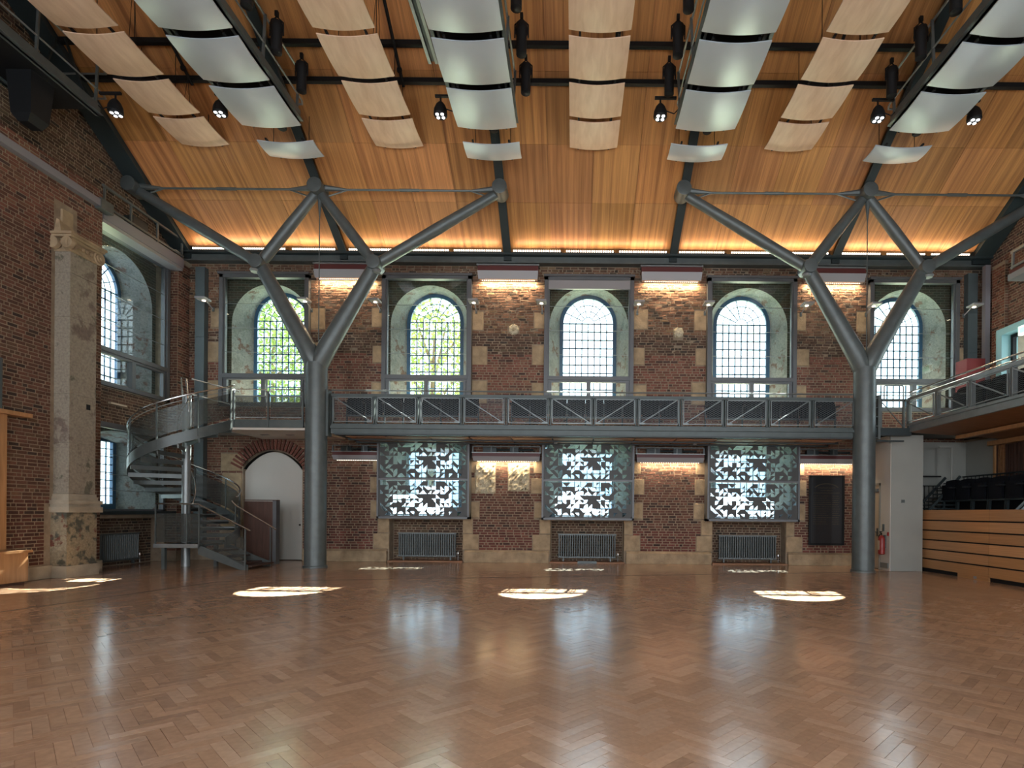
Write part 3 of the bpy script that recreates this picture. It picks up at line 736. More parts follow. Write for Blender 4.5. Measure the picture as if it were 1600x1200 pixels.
for y, d in ((12.06, 1), (12.77, -1)):
    MB().lathe([(.14, -.10), (.15, .0), (.13, .02), (.09, .0), (.075, .03), (.03, .03), (.02, .05)], (-10.78, y, 7.15), 'x', 20).build('volute', 'stone', ca, smooth=True)
for x in (XP + .05, -10.80): MB().lathe([(.12, -.08), (.13, .0), (.10, .02), (.07, .0), (.05, .03)], (x, 12.03, 7.15), 'y', 18).build('volute', 'stone', ca, smooth=True)
MB().tube([(-10.78, 12.06, 7.28), (-10.765, 12.42, 7.24), (-10.78, 12.77, 7.28)], .03, 8).build('scroll_band', 'stone', ca, smooth=True)
for k in range(4): MB().lathe([(.05, -.04), (.05, .01), (.015, .04)], (-10.80, 12.26 + k * .105, 7.16), 'x', 10).build('egg_moulding', 'stone', ca, smooth=True)
mb = MB().add([(XP - .02, 12.02, 7.36), (XP + .16, 12.05, 7.36), (XP + .20, 12.70, 7.36), (XP - .02, 12.72, 7.36), (XP - .02, 12.10, 7.74), (XP + .05, 12.12, 7.70), (XP + .07, 12.52, 7.62), (XP - .02, 12.60, 7.60)], [(0, 3, 2, 1), (4, 5, 6, 7), (0, 1, 5, 4), (1, 2, 6, 5), (2, 3, 7, 6), (3, 0, 4, 7)]).box(XP - .02, XP + .045, 12.20, 12.46, 7.6, 7.98); mb.build('broken_entablature', 'stone', t)
MB().box(-10.825, -10.81, 12.50, 12.60, 3.68, 3.80).build('socket_hole', 'black', t)
# pipe, boxes
t = thing('duct_pipe', 'grey square duct running along the top of the left brick pier', 'duct', (XP + .08, 11.5, 8.5))
MB().box(XP + .02, XP + .15, 10.3, 13.32, 8.50, 8.66).build('duct_body', 'lilac_grey', t); MB().box(XP - .01, XP + .17, 13.05, 13.4, 8.46, 8.70).build('end_bracket', 'steel', t)
t = thing('banner_housing', 'long grey roller banner housing above the left wall window', 'housing', (-11.3, 14.7, 8.3))
MB().box(-11.6, -11.16, 13.34, 16.08, 8.36, 8.62).build('casing', 'lilac_grey', t); MB().box(-11.5, -11.18, 13.34, 16.06, 8.28, 8.37).build('lower_tray', 'housing_white', t)
mb = MB()
for z in (8.70, 9.16): mb.bar((-11.2, 13.34, z), (-11.2, 16.1, z), .05, .05)
for y in (13.4, 14.2, 15.1, 16.05): mb.bar((-11.2, y, 8.64), (-11.2, y, 9.16), .04, .04)
mb.build('open_frame', 'steel', t); MB().box(-11.55, -11.3, 14.4, 14.9, 8.66, 9.0).build('motor', 'dark_steel', t)
# ground-floor window on the left
t = thing('window_10', kind='structure')
mb = MB(); hw = 1.31
for a, b in ((-hw, -hw + .08), (hw - .08, hw)): mb.box(a, b, 0, .12, 1.42, 3.62)
mb.box(-hw, hw, -.02, .12, 3.50, 3.64); mb.box(-hw, hw, 0, .12, 1.42, 1.48); mb.build('frame', 'frame_grey', t)
MB().box(-hw + .08, hw - .08, .05, .06, 1.48, 3.5).build('glass', 'glass', t)
for z in (2.85, 2.35, 1.95): MB().box(-hw + .08, hw - .08, .04, .05, z - .006, z + .006).build('glass_joint', 'steel_light', t)
lower_recess(t, 1.45, .2); t.location = (XL + .02, 14.72, 0); t.rotation_euler = (0, 0, PI / 2)
o = MB().box(-11.75, -11.3, 13.3, 16.05, 1.34, 1.43).build('window_ledge', 'dark_steel'); tag(o, 'dark grey ledge under the ground floor window of the left wall', 'ledge')
o = MB().box(-11.58, -11.50, 14.0, 14.5, 4.1, 4.14).build('wall_slot', 'cream'); tag(o, 'small pale slot between the two left wall windows', 'slot')

# oak bench and door surround at the left edge
t = thing('oak_chest', 'low oak chest at the left edge against the brick pier', 'chest', (-10.9, 10.4, 0))
mb = MB().box(-11.09, -10.66, 9.2, 11.03, .06, .62); mb.build('body', 'oak_panel', t); MB().box(-11.09, -10.62, 9.2, 11.09, .62, .665).build('lid', 'oak_panel', t)
MB().box(-11.05, -10.70, 9.2, 11.0, 0, .06).build('plinth', 'walnut', t)
for y in (9.8, 10.42): MB().box(-10.668, -10.645, y, y + .03, .1, .6).build('batten', 'oak_panel', t)
t = thing('door_surround', 'tall oak door surround with projecting head at left edge', 'surround', (-11.0, 10.2, .7))
MB().box(XP + .013, -10.98, 10.6, 10.92, .67, 3.3).build('post', 'oak_panel', t); MB().box(XP + .013, -10.9, 9.4, 11.35, 3.3, 3.38).build('head', 'oak_panel', t)
o = MB().box(XP + .013, XP + .06, 10.55, 10.93, 3.38, 4.4).build('slate_tablet', 'duct_green'); tag(o, 'grey green tablet on the pier above the oak surround', 'tablet')

# ------------------------------------------------------------------ right wall
rw = MB().box(XR, 13.2, 15.6, 17.62, 3.7, 8.8).box(XR, 13.2, 13.0, 15.6, 6.6, 8.8).box(XR, 13.2, -5.2, 13.0, 3.7, 8.8).box(XR, 13.2, -5.2, 17.62, 8.8, 15.9).box(11.5, 13.2, -5.2, 17.62, 0, 3.7)
rw.box(11.95, XR, 15.65, 16.12, 3.7, 8.6)
wr = rw.build('wall_right', 'mortar', kind='structure')
brick_fill((XR, 0, 0), (0, 1, 0), (-1, 0, 0), 9.5, 16.6, 3.8, 8.8, [(13.0, 15.6, 3.5, 6.65)], (9, 15, 6), 33, tintf=lambda a, c: (.22, .09, .06), parent=wr, name_limit=0)
brick_fill((11.95, 0, 0), (0, 1, 0), (-1, 0, 0), 15.65, 16.12, 3.8, 8.5, [], (9, 15, 6), 35, tintf=lambda a, c: (.24, .085, .05), parent=wr, name_limit=0)
brick_fill((0, 15.65, 0), (1, 0, 0), (0, -1, 0), 11.95, XR, 3.8, 8.5, [], (9, 15, 6), 37, tintf=lambda a, c: (.20, .10, .06), parent=wr, name_limit=0)
brick_fill((XR, 0, 0), (0, 1, 0), (-1, 0, 0), 8.5, 16.6, 8.82, 14.2, [(16.7 - (z - 8.9) / .6 - .35, 17, z, z + .2) for z in [8.8 + .2 * k for k in range(30)]], (9, 15, 6), 39, tintf=lambda a, c: (.12, .06, .045), parent=wr, name_limit=0)
wf = MB()
fx = [-12.9] + [v for c in BAY for v in (c - 1.1, c + 1.1)] + [13.2]
for i in range(0, len(fx), 2): wf.box(fx[i], fx[i + 1], -5.2, -4.6, 0, 9.5)
for c in BAY: wf.box(c - 1.1, c + 1.1, -5.2, -4.6, 0, 1.2); wf.box(c - 1.1, c + 1.1, -5.2, -4.6, 3.2, 4.2); wf.box(c - 1.1, c + 1.1, -5.2, -4.6, 8.3, 9.5)
wf.build('wall_front', 'mortar', kind='structure')
# pipes and ducts
def duct(x0, x1, y0, y1, z0, z1, lab, mat='duct_green'):
    t = thing('wall_duct', lab, 'duct', ((x0 + x1) / 2, y1, z0)); n = 4
    for k in range(n):
        MB().box(x0, x1, y0, y1, z0 + (z1 - z0) * k / n + .008, z0 + (z1 - z0) * (k + 1) / n).build('duct_section', mat, t)
    MB().box(x0 + .02, x1 - .02, y0 + .01, y1, z0, z1).build('duct_core', 'black', t)
duct(-11.05, -10.78, 16.40, YB - .02, .36, 8.55, 'tall green grey duct in the left corner beside the first window')
duct(11.46, 11.74, 16.40, YB - .02, 3.9, 8.55, 'tall green grey duct in the right corner beside the last window')
o = MB().box(11.79, 11.93, 16.16, 16.30, 3.8, 8.69).build('corner_post', 'lilac_grey'); tag(o, 'slim lilac grey steel post in the upper right corner', 'post')

# blind housings on the piers
def housing(w, label, group, k=1.0):
    t = thing('wall_washer_housing', label, 'housing', (0, 0, 0), group)
    MB().box(-w, w, 0, .20, .13 * k, .29 * k).build('red_band', 'housing_red', t, label='dark red band'); MB().box(-w - .03, w + .03, -.03, .20, .29 * k, .33 * k).build('top_rail', 'steel_light', t)
    mb = MB(); a, c = .13 * k, -.09 * k; mb.add([(-w, -.05, a), (w, -.05, a), (w, .16, a), (-w, .16, a), (-w + .02, .02, c), (w - .02, .02, c), (w - .02, .16, c), (-w + .02, .16, c)], [(0, 1, 2, 3), (7, 6, 5, 4), (0, 4, 5, 1), (1, 5, 6, 2), (2, 6, 7, 3), (3, 7, 4, 0)])
    mb.build('valance', 'housing_white', t, label='pale metal valance')
    mb = MB(); h0, h1 = .33 * k, .33 * k + .17
    for x in (-w, -w * .45, w * .2, w): mb.box(x - .02, x + .02, .02, .06, h0, h1)
    mb.bar((-w, .04, h1), (w, .04, h1), .03, .03); mb.build('open_frame', 'steel', t)
    mb = MB().box(-w * .7, -w * .3, .04, .18, h0, h1 - .03).box(w * .1, w * .35, .04, .18, h0, h1 - .02); mb.tube([(-w * .3, .1, h0 + .08), (w * .8, .1, h0 + .08)], .035, 8); mb.build('machinery', 'dark_steel', t)
    mb = MB()
    for q in range(26): x = -w * .86 + q * w * 1.72 / 25; mb.box(x - .012, x + .012, .10, .13, c - .012, c)
    mb.build('lamps', 'led_warm', t, kind='stuff')
    return t
hx = [-6.70, -1.945, 2.82, 7.57]
lab_u = ['behind the left tree column', 'between second and third windows', 'between third and fourth windows', 'behind the right tree column']
h0 = None
for i, x in enumerate(hx):
    l = 'red and white wall washer housing high on the brick pier ' + lab_u[i]
    if h0 is None: h0 = housing(.88, l, 'upper wall washers'); h0.location = (x, YB - .24, 8.35)
    else: dup(h0, (x, YB - .24, 8.35), 0, l)
    light('wall_washer', 'AREA', (x, YB - .12, 8.235), (math.radians(20), 0, 0), 44, (1, .74, .46), 1.6, .06)
low = [(-6.25, .75, 'right of the left tree column'), (-1.945, .98, 'right of the left patterned screen'), (2.82, .98, 'right of the middle patterned screen'), (7.4, .85, 'above the black name board')]
for i, (x, w, nm) in enumerate(low):
    l = 'red and white lamp housing under the gallery ' + nm
    h = housing(w, l, 'lower wall washers', .6); h.location = (x, YB - .24, 3.02)
    if i: light('wall_washer', 'AREA', (x, YB - .12, 2.94), (math.radians(20), 0, 0), 20, (1, .76, .5), 1.6, .06)

# LED strips along the eaves
cnt = 0
bn = ['leftmost bay', 'second bay', 'middle bay', 'fourth bay', 'rightmost bay']
for b, (xa, xb) in enumerate(edges):
    if b == 0: xa = -11.1
    for k in range(3):
        x0 = xa + (xb - xa) * k / 3 + .06; x1 = xa + (xb - xa) * (k + 1) / 3 - .06
        t = thing('led_strip', 'row of small warm lamps along the eaves in the %s, %s third' % (bn[b], ('left', 'centre', 'right')[k]), 'light strip', ((x0 + x1) / 2, 16.3, 9.0), 'eaves light strips')
        MB().box(x0, x1, 16.26, 16.34, 8.955, 9.01).build('housing', 'black', t)
        mb = MB(); n = int((x1 - x0) / .066)
        for q in range(n): x = x0 + .03 + q * .066; mb.box(x - .021, x + .021, 16.235, 16.26, 9.0, 9.045)
        mb.build('lamps', 'led_warm', t, kind='stuff')
    light('eaves_wash', 'AREA', ((xa + xb) / 2, 16.10, 9.0), (math.radians(180 + 28), 0, 0), 15, (1, .72, .45), xb - xa - .3, .05)
o = MB().box(XL, 12.2, 16.2, 16.55, 8.90, 8.955).build('eaves_shelf', 'rafter_green'); tag(o, 'long dark shelf under the rows of eaves lamps', 'shelf')

# arm lamps beside the windows
def arm_lamp(label):
    t = thing('arm_lamp', label, 'lamp', (0, 0, 0), 'white arm lamps between the windows')
    MB().box(-.14, .14, -.62, -.30, 0, .05).build('lamp_head', 'housing_white', t)
    MB().tube([(0, 0, -.10), (0, -.32, .02)], .015, 8).build('arm', 'housing_white', t, smooth=True)
    MB().box(-.03, .03, -.02, .02, -.16, -.04).build('bracket', 'steel', t)
    MB().lathe([(.045, -.012), (.045, .0)], (0, -.42, 0), 'z', 12).build('bulb', 'lamp_warm', t)
    return t
al = [(-10.53, 'left of the first window'), (-7.66, 'right of the first window'), (-5.66, 'left of the second window'), (-2.86, 'right of the second window'), (-.94, 'left of the third window'),
      (1.83, 'right of the third window'), (3.80, 'left of the fourth window'), (6.60, 'right of the fourth window'), (8.50, 'left of the fifth window'), (11.35, 'right of the fifth window')]
a0 = None
for x, nm in al:
    l = 'small flat white lamp on an arm ' + nm
    if a0 is None: a0 = arm_lamp(l); o = a0
    else: o = dup(a0, (0, 0, 0), 0, l)
    o.location = (x, 16.42, 7.42)

# ------------------------------------------------------------------ tree columns
def tree(x, side):
    yc = 14.65
    t = thing('tree_column', 'grey steel column branching like a tree to the roof, %s' % side, 'column', (x, yc, 0), 'branching steel columns')
    fk = 5.35; sh = MB().tube([(x, yc, 0), (x, yc, 5.30)], .268, 28); sh.lathe([(.30, 0), (.30, .05), (.27, .06)], (x, yc, 0), 'z', 28); sh.build('shaft', 'steel', t, smooth=True)
    for s in (-1, 1):
        nd = Vector((x + s * 1.51, yc, 7.88))
        MB().tube([(x + s * .03, yc, 5.12), (x + s * .06, yc, 5.30), (x + s * .28, yc, 5.75), tuple(nd)], .2, 22, [.16, .24, .235, .165]).build('branch', 'steel', t, smooth=True)
        for q in (-1, 1):
            if s > 0: top = Vector((x, yc, 9.81)) if q < 0 else Vector((x + 4.74, yc, 9.81))
            else: top = Vector((x, yc, 9.81)) if q > 0 else Vector((x - 4.78, yc, 9.81))
            MB().tube([tuple(nd), tuple(nd.lerp(top, .5)), tuple(top)], .13, 18, [.135, .145, .115]).build('branch', 'steel', t, smooth=True)
        n_ = MB().lathe([(.12, -.24), (.175, -.23), (.18, -.20), (.18, .2), (.16, .24)], tuple(nd), 'y', 24).build('node', 'steel', t, smooth=True)
        MB().lathe([(.10, -.05), (.13, 0), (.10, .05)], (nd.x - s * -.06, nd.y - .1, nd.z - .2), 'z', 14).build('collar', 'steel_light', n_, smooth=True)
    for xx in (x - 4.78, x, x + 4.74):
        MB().lathe([(.15, -.26), (.19, -.25), (.19, .2), (.17, .24)], (xx, yc, 9.83), 'y', 24).build('node', 'steel', t, smooth=True)
        MB().tube([(xx, yc, 9.8), (xx, yc + .05, zc(yc) - .16)], .12, 14).build('roof_stub', 'steel', t, smooth=True)
    for a, b in ((x - 4.78, x), (x, x + 4.74)):
        rd = MB().tube([(a + .6, yc, 9.83), (b - .6, yc, 9.83)], .028, 8); rd.tube([((a + b) / 2 - .25, yc, 9.83), ((a + b) / 2 + .25, yc, 9.83)], .04, 8)
        for s0, s1 in ((a + .15, a + .75), (b - .15, b - .75)):
            rd.tube([(s0, yc, 9.87), (s1, yc, 9.83)], .03, 8, [.085, .03])
            rd.tube([(s0 + (s1 - s0) * .2, yc, 9.66), (s1, yc, 9.82)], .02, 6)
        rd.build('tie_rod', 'steel', t, smooth=True)
    MB().tube([(x + .04, yc, 9.6), (x + .04, yc, 5.55)], .014, 6).tube([(x + .04, yc, 9.62), (x + .04, yc, 9.1)], .05, 8, [.06, .015]).build('hanger_rod', 'steel', t, smooth=True)
    return t
tree(-6.69, 'left of the gallery'); tree(7.56, 'right end of the gallery')

# ------------------------------------------------------------------ gallery along the back wall
GY = 14.75
g = thing('gallery', 'steel gallery bridge with wire mesh balustrade along the back wall', 'gallery', (.43, 15.6, 3.47))
gx0, gx1 = -6.33, 7.36; n = 12; dx = (gx1 - gx0) / n
mb = MB().box(gx0, gx1, GY - .05, GY + .06, 4.46, 4.54).box(gx0, gx1, GY - .05, GY + .05, 3.70, 3.76).box(gx0, gx1, GY - .12, GY + .02, 3.63, 3.70)
mb.build('truss_chord', 'gallery_steel', g)
MB().box(gx0, gx1, GY - .06, GY, 3.50, 3.64).build('edge_beam', 'gallery_steel', g); MB().box(gx0 + .1, gx1 - .1, GY - .09, GY + .05, 3.46, 3.50).build('lower_flange', 'dark_steel', g)
MB().tube([(gx0, GY - .03, 4.63), (gx1, GY - .03, 4.63)], .02, 8).build('handrail', 'gallery_rail', g, smooth=True)
MB().box(gx0, gx1, GY + .02, 16.56, 3.62, 3.74).build('deck', 'concrete', g)
cellx, cellz = .098, .046
mesh_proto = MB(); w_in = dx - .16; h_in = .62; nxm = int(w_in / cellx); nzm = int(h_in / cellz); cw, ch = w_in / nxm, h_in / nzm
for i in range(nxm):
    for j in range(nzm):
        x, z = -w_in / 2 + i * cw, j * ch
        for (a, b, c_, d) in ((0, .5, .5, 1), (.5, 1, 1, .5), (1, .5, .5, 0), (.5, 0, 0, .5)):
            p0 = Vector((x + a * cw, 0, z + b * ch)); p1 = Vector((x + c_ * cw, 0, z + d * ch)); t_ = Vector((0, 0, .0022))
            mesh_proto.add([p0 - t_, p1 - t_, p1 + t_, p0 + t_], [(0, 1, 2, 3)])
mp_me = mesh_proto.mesh('wire_mesh', 'mesh_wire')
for i in range(n + 1):
    x = gx0 + i * dx
    ps = MB().box(x - .045, x - .015, GY - .05, GY + .05, 3.74, 4.48).box(x + .015, x + .045, GY - .05, GY + .05, 3.74, 4.48)
    ps.build('post', 'gallery_steel', g)
    if i < n:
        xc = x + dx / 2
        f = MB()
        for a, b in ((x + .06, x + .08), (x + dx - .08, x + dx - .06)): f.box(a, b, GY - .075, GY - .05, 3.80, 4.45)
        f.box(x + .06, x + dx - .06, GY - .075, GY - .05, 3.80, 3.82); f.box(x + .06, x + dx - .06, GY - .075, GY - .05, 4.43, 4.45)
        fo = f.build('panel_frame', 'gallery_rail', g)
        o = bpy.data.objects.new('wire_mesh', mp_me); COL.objects.link(o); o.parent = fo; o.location = Vector((xc, GY - .062, 3.815)) - ORG[g.name]; o['kind'] = 'stuff'
        a, b = ((x + .12, x + dx - .12) if i < 6 else (x + dx - .12, x + .12))
        MB().bar((a, GY - .095, 4.42), (b, GY - .095, 3.84), .022, .022, up=(0, 1, 0)).box(b - .07, b + .07, GY - .1, GY - .085, 3.79, 3.84).build('brace', 'gallery_rail', g)
# timber soffit
sx0, sx1 = gx0 + .25, gx1 - .2
for r_ in range(2):
    for k in range(12):
        a = sx0 + (sx1 - sx0) * k / 12 + .02; b = sx0 + (sx1 - sx0) * (k + 1) / 12 - .02; y0 = GY + .22 + r_ * .58
        MB().box(a, b, y0, y0 + .45, 3.455, 3.47).build('soffit_panel', 'soffit_timber', g)
MB().box(gx0, gx1, GY + .05, 16.5, 3.50, 3.53).build('soffit_frame', 'dark_steel', g)
mb = MB()
for y in (GY + .72, GY + 1.32): mb.box(sx0 - .1, sx1 + .1, y - .03, y + .03, 3.42, 3.50)
mb.build('soffit_rail', 'dark_steel', g)
for xx, s in ((gx0 - .06, -1), (gx1 + .06, 1)):
    b = MB().box(xx - .03, xx + .03, GY - .16, GY + .06, 3.42, 4.62)
    for z in (4.52, 4.28, 4.04, 3.8, 3.5): b.box(min(xx, xx + s * .1), max(xx, xx + s * .1), GY - .14, GY + .02, z - .012, z + .012)
    b.build('end_bracket', 'gallery_steel', g)
for xx in (-4.4, -.5, 3.4): MB().lathe([(.05, -.03), (.06, 0)], (xx, GY + 1.0, 3.44), 'z', 12).build('downlight', 'housing_white', g)

# theatre seats
def seat(label, group, mat='seat_black', y=0):
    t = thing('folding_seat', label, 'seat', (0, 0, 0), group)
    bk = MB().sheet(lambda s, q: Vector((-.25 + .50 * s, .10 + .03 * math.sin(PI * s) + .05 * q, .38 + .46 * q + (-.03 * (2 * s - 1) ** 2 if q > .9 else 0))), 6, 4, (0, .05, 0)); bk.build('backrest', mat, t, smooth=True)
    st = MB().sheet(lambda s, q: Vector((-.22 + .44 * s, .02 - .02 * math.sin(PI * s), .30 + .40 * q)), 6, 3, (0, .06, 0)); st.build('seat', mat, t, smooth=True, label='tipped up seat')
    for s in (-1, 1):
        MB().bar((s * .255, .09, 0), (s * .255, .12, .60), .03, .06, up=(0, 1, 0)).build('leg', 'dark_steel', t)
        MB().box(s * .255 - .025, s * .255 + .025, -.14, .12, .60, .63).build('armrest', 'black', t)
    MB().box(-.27, .27, .04, .12, .26, .30).build('seat_rail', 'dark_steel', t)
    return t
grp = [(-6.2, -2.6, 7, 'left'), (-1.7, 2.85, 9, 'middle'), (3.6, 7.15, 7, 'right')]
s0 = None
for a, b, nn, nm in grp:
    for k in range(nn):
        x = a + (b - a) * (k + .5) / nn; l = 'black folding seat on the gallery, %s from the left in the %s row' % (ORD[k], nm)
        if s0 is None: s0 = seat(l, 'gallery seats'); s0.location = (x, 15.30, 3.80)
        else: dup(s0, (x, 15.30, 3.80), 0, l)

# ------------------------------------------------------------------ landing left of the column
t = thing('stair_landing', 'upper steel landing between the spiral stair and left column', 'landing', (-7.8, 15.6, 3.6))
lx0, lx1, ly = -8.80, -6.98, 14.55
MB().box(lx0, lx1, ly, ly + .05, 3.62, 3.82).build('fascia', 'stair_steel', t); MB().box(lx0 - 1.6, lx1 + .3, 15.95, 16.56, 3.66, 3.76).box(lx0, lx1 + .3, ly + .9, 15.95, 3.66, 3.76).box(lx0, lx1 + .3, ly + .05, ly + .9, 3.66, 3.76).build('deck', 'concrete', t)
MB().box(lx0 - .3, lx1 + .3, ly + .05, 16.5, 3.56, 3.62).build('soffit', 'soffit_white', t)
for k in range(3): MB().box(lx0 + .2 + k * .7, lx0 + .42 + k * .7, ly + .9, ly + 1.0, 3.548, 3.56).build('downlight', 'chrome', t)
for x in (lx0 + .02, (lx0 + lx1) / 2, lx1 - .02): MB().box(x - .02, x + .02, ly - .02, ly + .02, 3.62, 4.55).build('post', 'stair_steel', t)
for a, b in ((lx0, (lx0 + lx1) / 2), ((lx0 + lx1) / 2, lx1)):
    MB().tube([(a + .03, ly, 4.5), (a + .06, ly, 4.6), (b - .06, ly, 4.6), (b - .03, ly, 4.52)], .018, 8).build('handrail', 'chrome', t, smooth=True)
    MB().box(a + .06, b - .06, ly - .006, ly + .006, 3.88, 4.42).build('infill_panel', 'perforated', t)
    MB().box(a + .05, b - .05, ly - .015, ly + .015, 4.41, 4.435).box(a + .05, b - .05, ly - .015, ly + .015, 3.86, 3.885).build('panel_edge', 'steel_light', t)

# ------------------------------------------------------------------ spiral stair
SCX, SCY, SR = -10.06, 14.65, 1.22
st = thing('spiral_stair', 'grey steel spiral stair with perforated balustrade by the left wall', 'staircase', (SCX, SCY, 0))
def hp(phi, r, z): a = math.radians(phi); return Vector((SCX + r * math.cos(a), SCY + r * math.sin(a), z))
def zt(phi): return 3.75 + .17 * phi / 20.6          # tread height along the helix (phi runs 0 .. -370)
MB().tube([(SCX, SCY, 0), (SCX, SCY, 4.45)], .10, 20).build('centre_pole', 'steel_light', st, smooth=True)
for k in range(18):
    a0_, a1_ = -20.6 * k - 2, -20.6 * (k + 1) - 4; z = zt(-20.6 * (k + 1)); mb = MB(); q = 5
    top = [hp(a0_, .09, z)] + [hp(a0_ + (a1_ - a0_) * i / q, SR - .03, z) for i in range(q + 1)] + [hp(a1_, .09, z)]
    bot = [v - Vector((0, 0, .035)) for v in top]; m_ = len(top)
    mb.add(top + bot, [tuple(range(m_)), tuple(range(2 * m_ - 1, m_ - 1, -1))] + [(i, i + m_, (i + 1) % m_ + m_, (i + 1) % m_) for i in range(m_)])
    e = hp(a0_, .09, z - .06), hp(a0_, SR - .03, z - .06); mb.bar(e[0], e[1], .03, .09)
    mb.build('tread', 'stair_steel', st)
def helix(fz, r0, r1, z0, z1, a, b, nseg):
    mb = MB()
    g_ = []
    for i in range(nseg + 1):
        ph = a + (b - a) * i / nseg; z = zt(ph)
        g_ += [hp(ph, r0, z + z0), hp(ph, r1, z + z0), hp(ph, r1, z + z1), hp(ph, r0, z + z1)]
    fs = []
    for i in range(nseg):
        for k in range(4): fs.append((4 * i + k, 4 * i + (k + 1) % 4, 4 * i + 4 + (k + 1) % 4, 4 * i + 4 + k))
    fs += [(0, 1, 2, 3), (4 * nseg + 3, 4 * nseg + 2, 4 * nseg + 1, 4 * nseg)]
    return mb.add(g_, fs)
helix(0, SR - .03, SR, -.16, .10, 2, -372, 90).build('stringer', 'stair_steel', st, smooth=True)
helix(0, SR - .012, SR - .006, .16, .78, 0, -345, 90).build('balustrade_sheet', 'perforated', st, smooth=True)
MB().tube([hp(2 - 352 * i / 90, SR - .01, zt(2 - 352 * i / 90) + .97) for i in range(91)], .021, 8).build('handrail', 'chrome', st, smooth=True)
MB().tube([hp(2 - 330 * i / 80, SR - .01, zt(2 - 330 * i / 80) + .86) for i in range(81)], .008, 6).build('guard_wire', 'steel_light', st, smooth=True)
MB().tube([hp(-40 - 330 * i / 80, .20, zt(-40 - 330 * i / 80) + .95) for i in range(81)], .015, 6).build('inner_handrail', 'chrome', st, smooth=True)
for k in range(9): p_ = hp(-40 * k - 5, SR - .015, zt(-40 * k - 5)); MB().bar(p_ - Vector((0, 0, .1)), p_ + Vector((0, 0, .95)), .03, .03).build('baluster', 'stair_steel', st)
MB().tube([(SCX + .12, SCY - .1, 4.0), (SCX + .05, SCY - .1, 4.85), (SCX - .1, SCY - .08, 4.9), (SCX - .12, SCY, 4.4)], .022, 8).build('newel_loop', 'chrome', st, smooth=True)
for dz in (.95, .55): MB().tube([(SCX + .05, SCY + .1, 3.95 + dz), (SCX + 1.1, SCY + .45, 3.65 + dz + .05)], .017, 8).build('top_rail', 'chrome', st, smooth=True)
# quarter landing and bottom flight
bx0, bx1, by0, by1, bz = -10.25, -9.18, 13.82, 14.9, .62
MB().box(bx0, bx1, by0, by1 - .1, bz - .05, bz).build('quarter_landing', 'stair_steel', st); MB().box(bx0 - .03, bx1, by0 - .02, by0, bz - .08, bz + .015).build('landing_edge', 'steel_light', st)
for x, y in ((-10.05, by0 + .04), (-9.3, 14.7), (-10.15, 14.7)): MB().bar((x, y, 0), (x, y, bz - .05), .08, .08).build('leg', 'stair_steel', st)
fx1 = -8.02
for k, y in enumerate((by0 + .06, 14.92)):
    MB().add([(bx1 - .05, y, bz), (bx1 - .05, y, bz - .24), (fx1 - .15, y, 0), (fx1 + .02, y, 0), (fx1 + .02, y, .12)] + [(bx1 - .05, y + .03, bz), (bx1 - .05, y + .03, bz - .24), (fx1 - .15, y + .03, 0), (fx1 + .02, y + .03, 0), (fx1 + .02, y + .03, .12)],
             [(0, 1, 2, 3, 4), (9, 8, 7, 6, 5)] + [(i, i + 5, (i + 1) % 5 + 5, (i + 1) % 5) for i in range(5)]).build('flight_stringer', 'stair_steel', st)
for k in range(4):
    x = bx1 + k * .31; z = bz - .155 * (k + 1) + .0
    if z < .1: z = .11
    MB().box(x, x + .34, by0 + .09, 14.92, z - .035, z).build('tread', 'walnut', st, label='dark timber bottom tread'); 
MB().tube([(bx0, by0 + .02, 1.62), (bx1 - .02, by0 + .02, 1.62), (fx1 + .1, by0 + .02, .97)], .021, 8).build('handrail', 'chrome', st, smooth=True)
MB().tube([(-9.05, 14.95, 1.72), (-8.95, 14.95, 1.60), (fx1 + .15, 14.95, .97)], .021, 8).build('handrail', 'chrome', st, smooth=True)
for x, y, z0, z1 in ((bx0, by0 + .02, bz, 1.62), (bx1 - .3, by0 + .02, bz, 1.62), (bx1, by0 + .02, bz - .05, 1.6), (fx1 - .02, by0 + .02, 0, 1.04), (fx1 - .0, 14.95, 0, 1.05), (-8.95, 14.95, .3, 1.6)):
    MB().bar((x, y, z0), (x, y, z1), .028, .028).build('post', 'stair_steel', st)
MB().box(bx0 + .02, bx1 - .02, by0 + .012, by0 + .022, bz + .06, 1.38).build('balustrade_sheet', 'perforated', st)
y = by0 + .017
MB().add([(bx1, y, bz + .05), (bx1, y, 1.36), (fx1 - .03, y, .78), (fx1 - .03, y, .1)], [(0, 1, 2, 3)]).build('balustrade_sheet', 'perforated', st)

t = thing('timber_screen', 'dark walnut panel standing beside the foot of the stair', 'screen', (-8.6, 15.4, 0))
MB().box(-9.02, -8.22, 15.45, 15.58, 0, 1.72).build('panel', 'walnut', t); MB().box(-8.22, -8.12, 15.42, 15.61, 0, 1.74).build('edge_post', 'frame_grey', t); MB().box(-9.02, -8.12, 15.42, 15.61, 1.741, 1.765).build('cap', 'walnut', t)

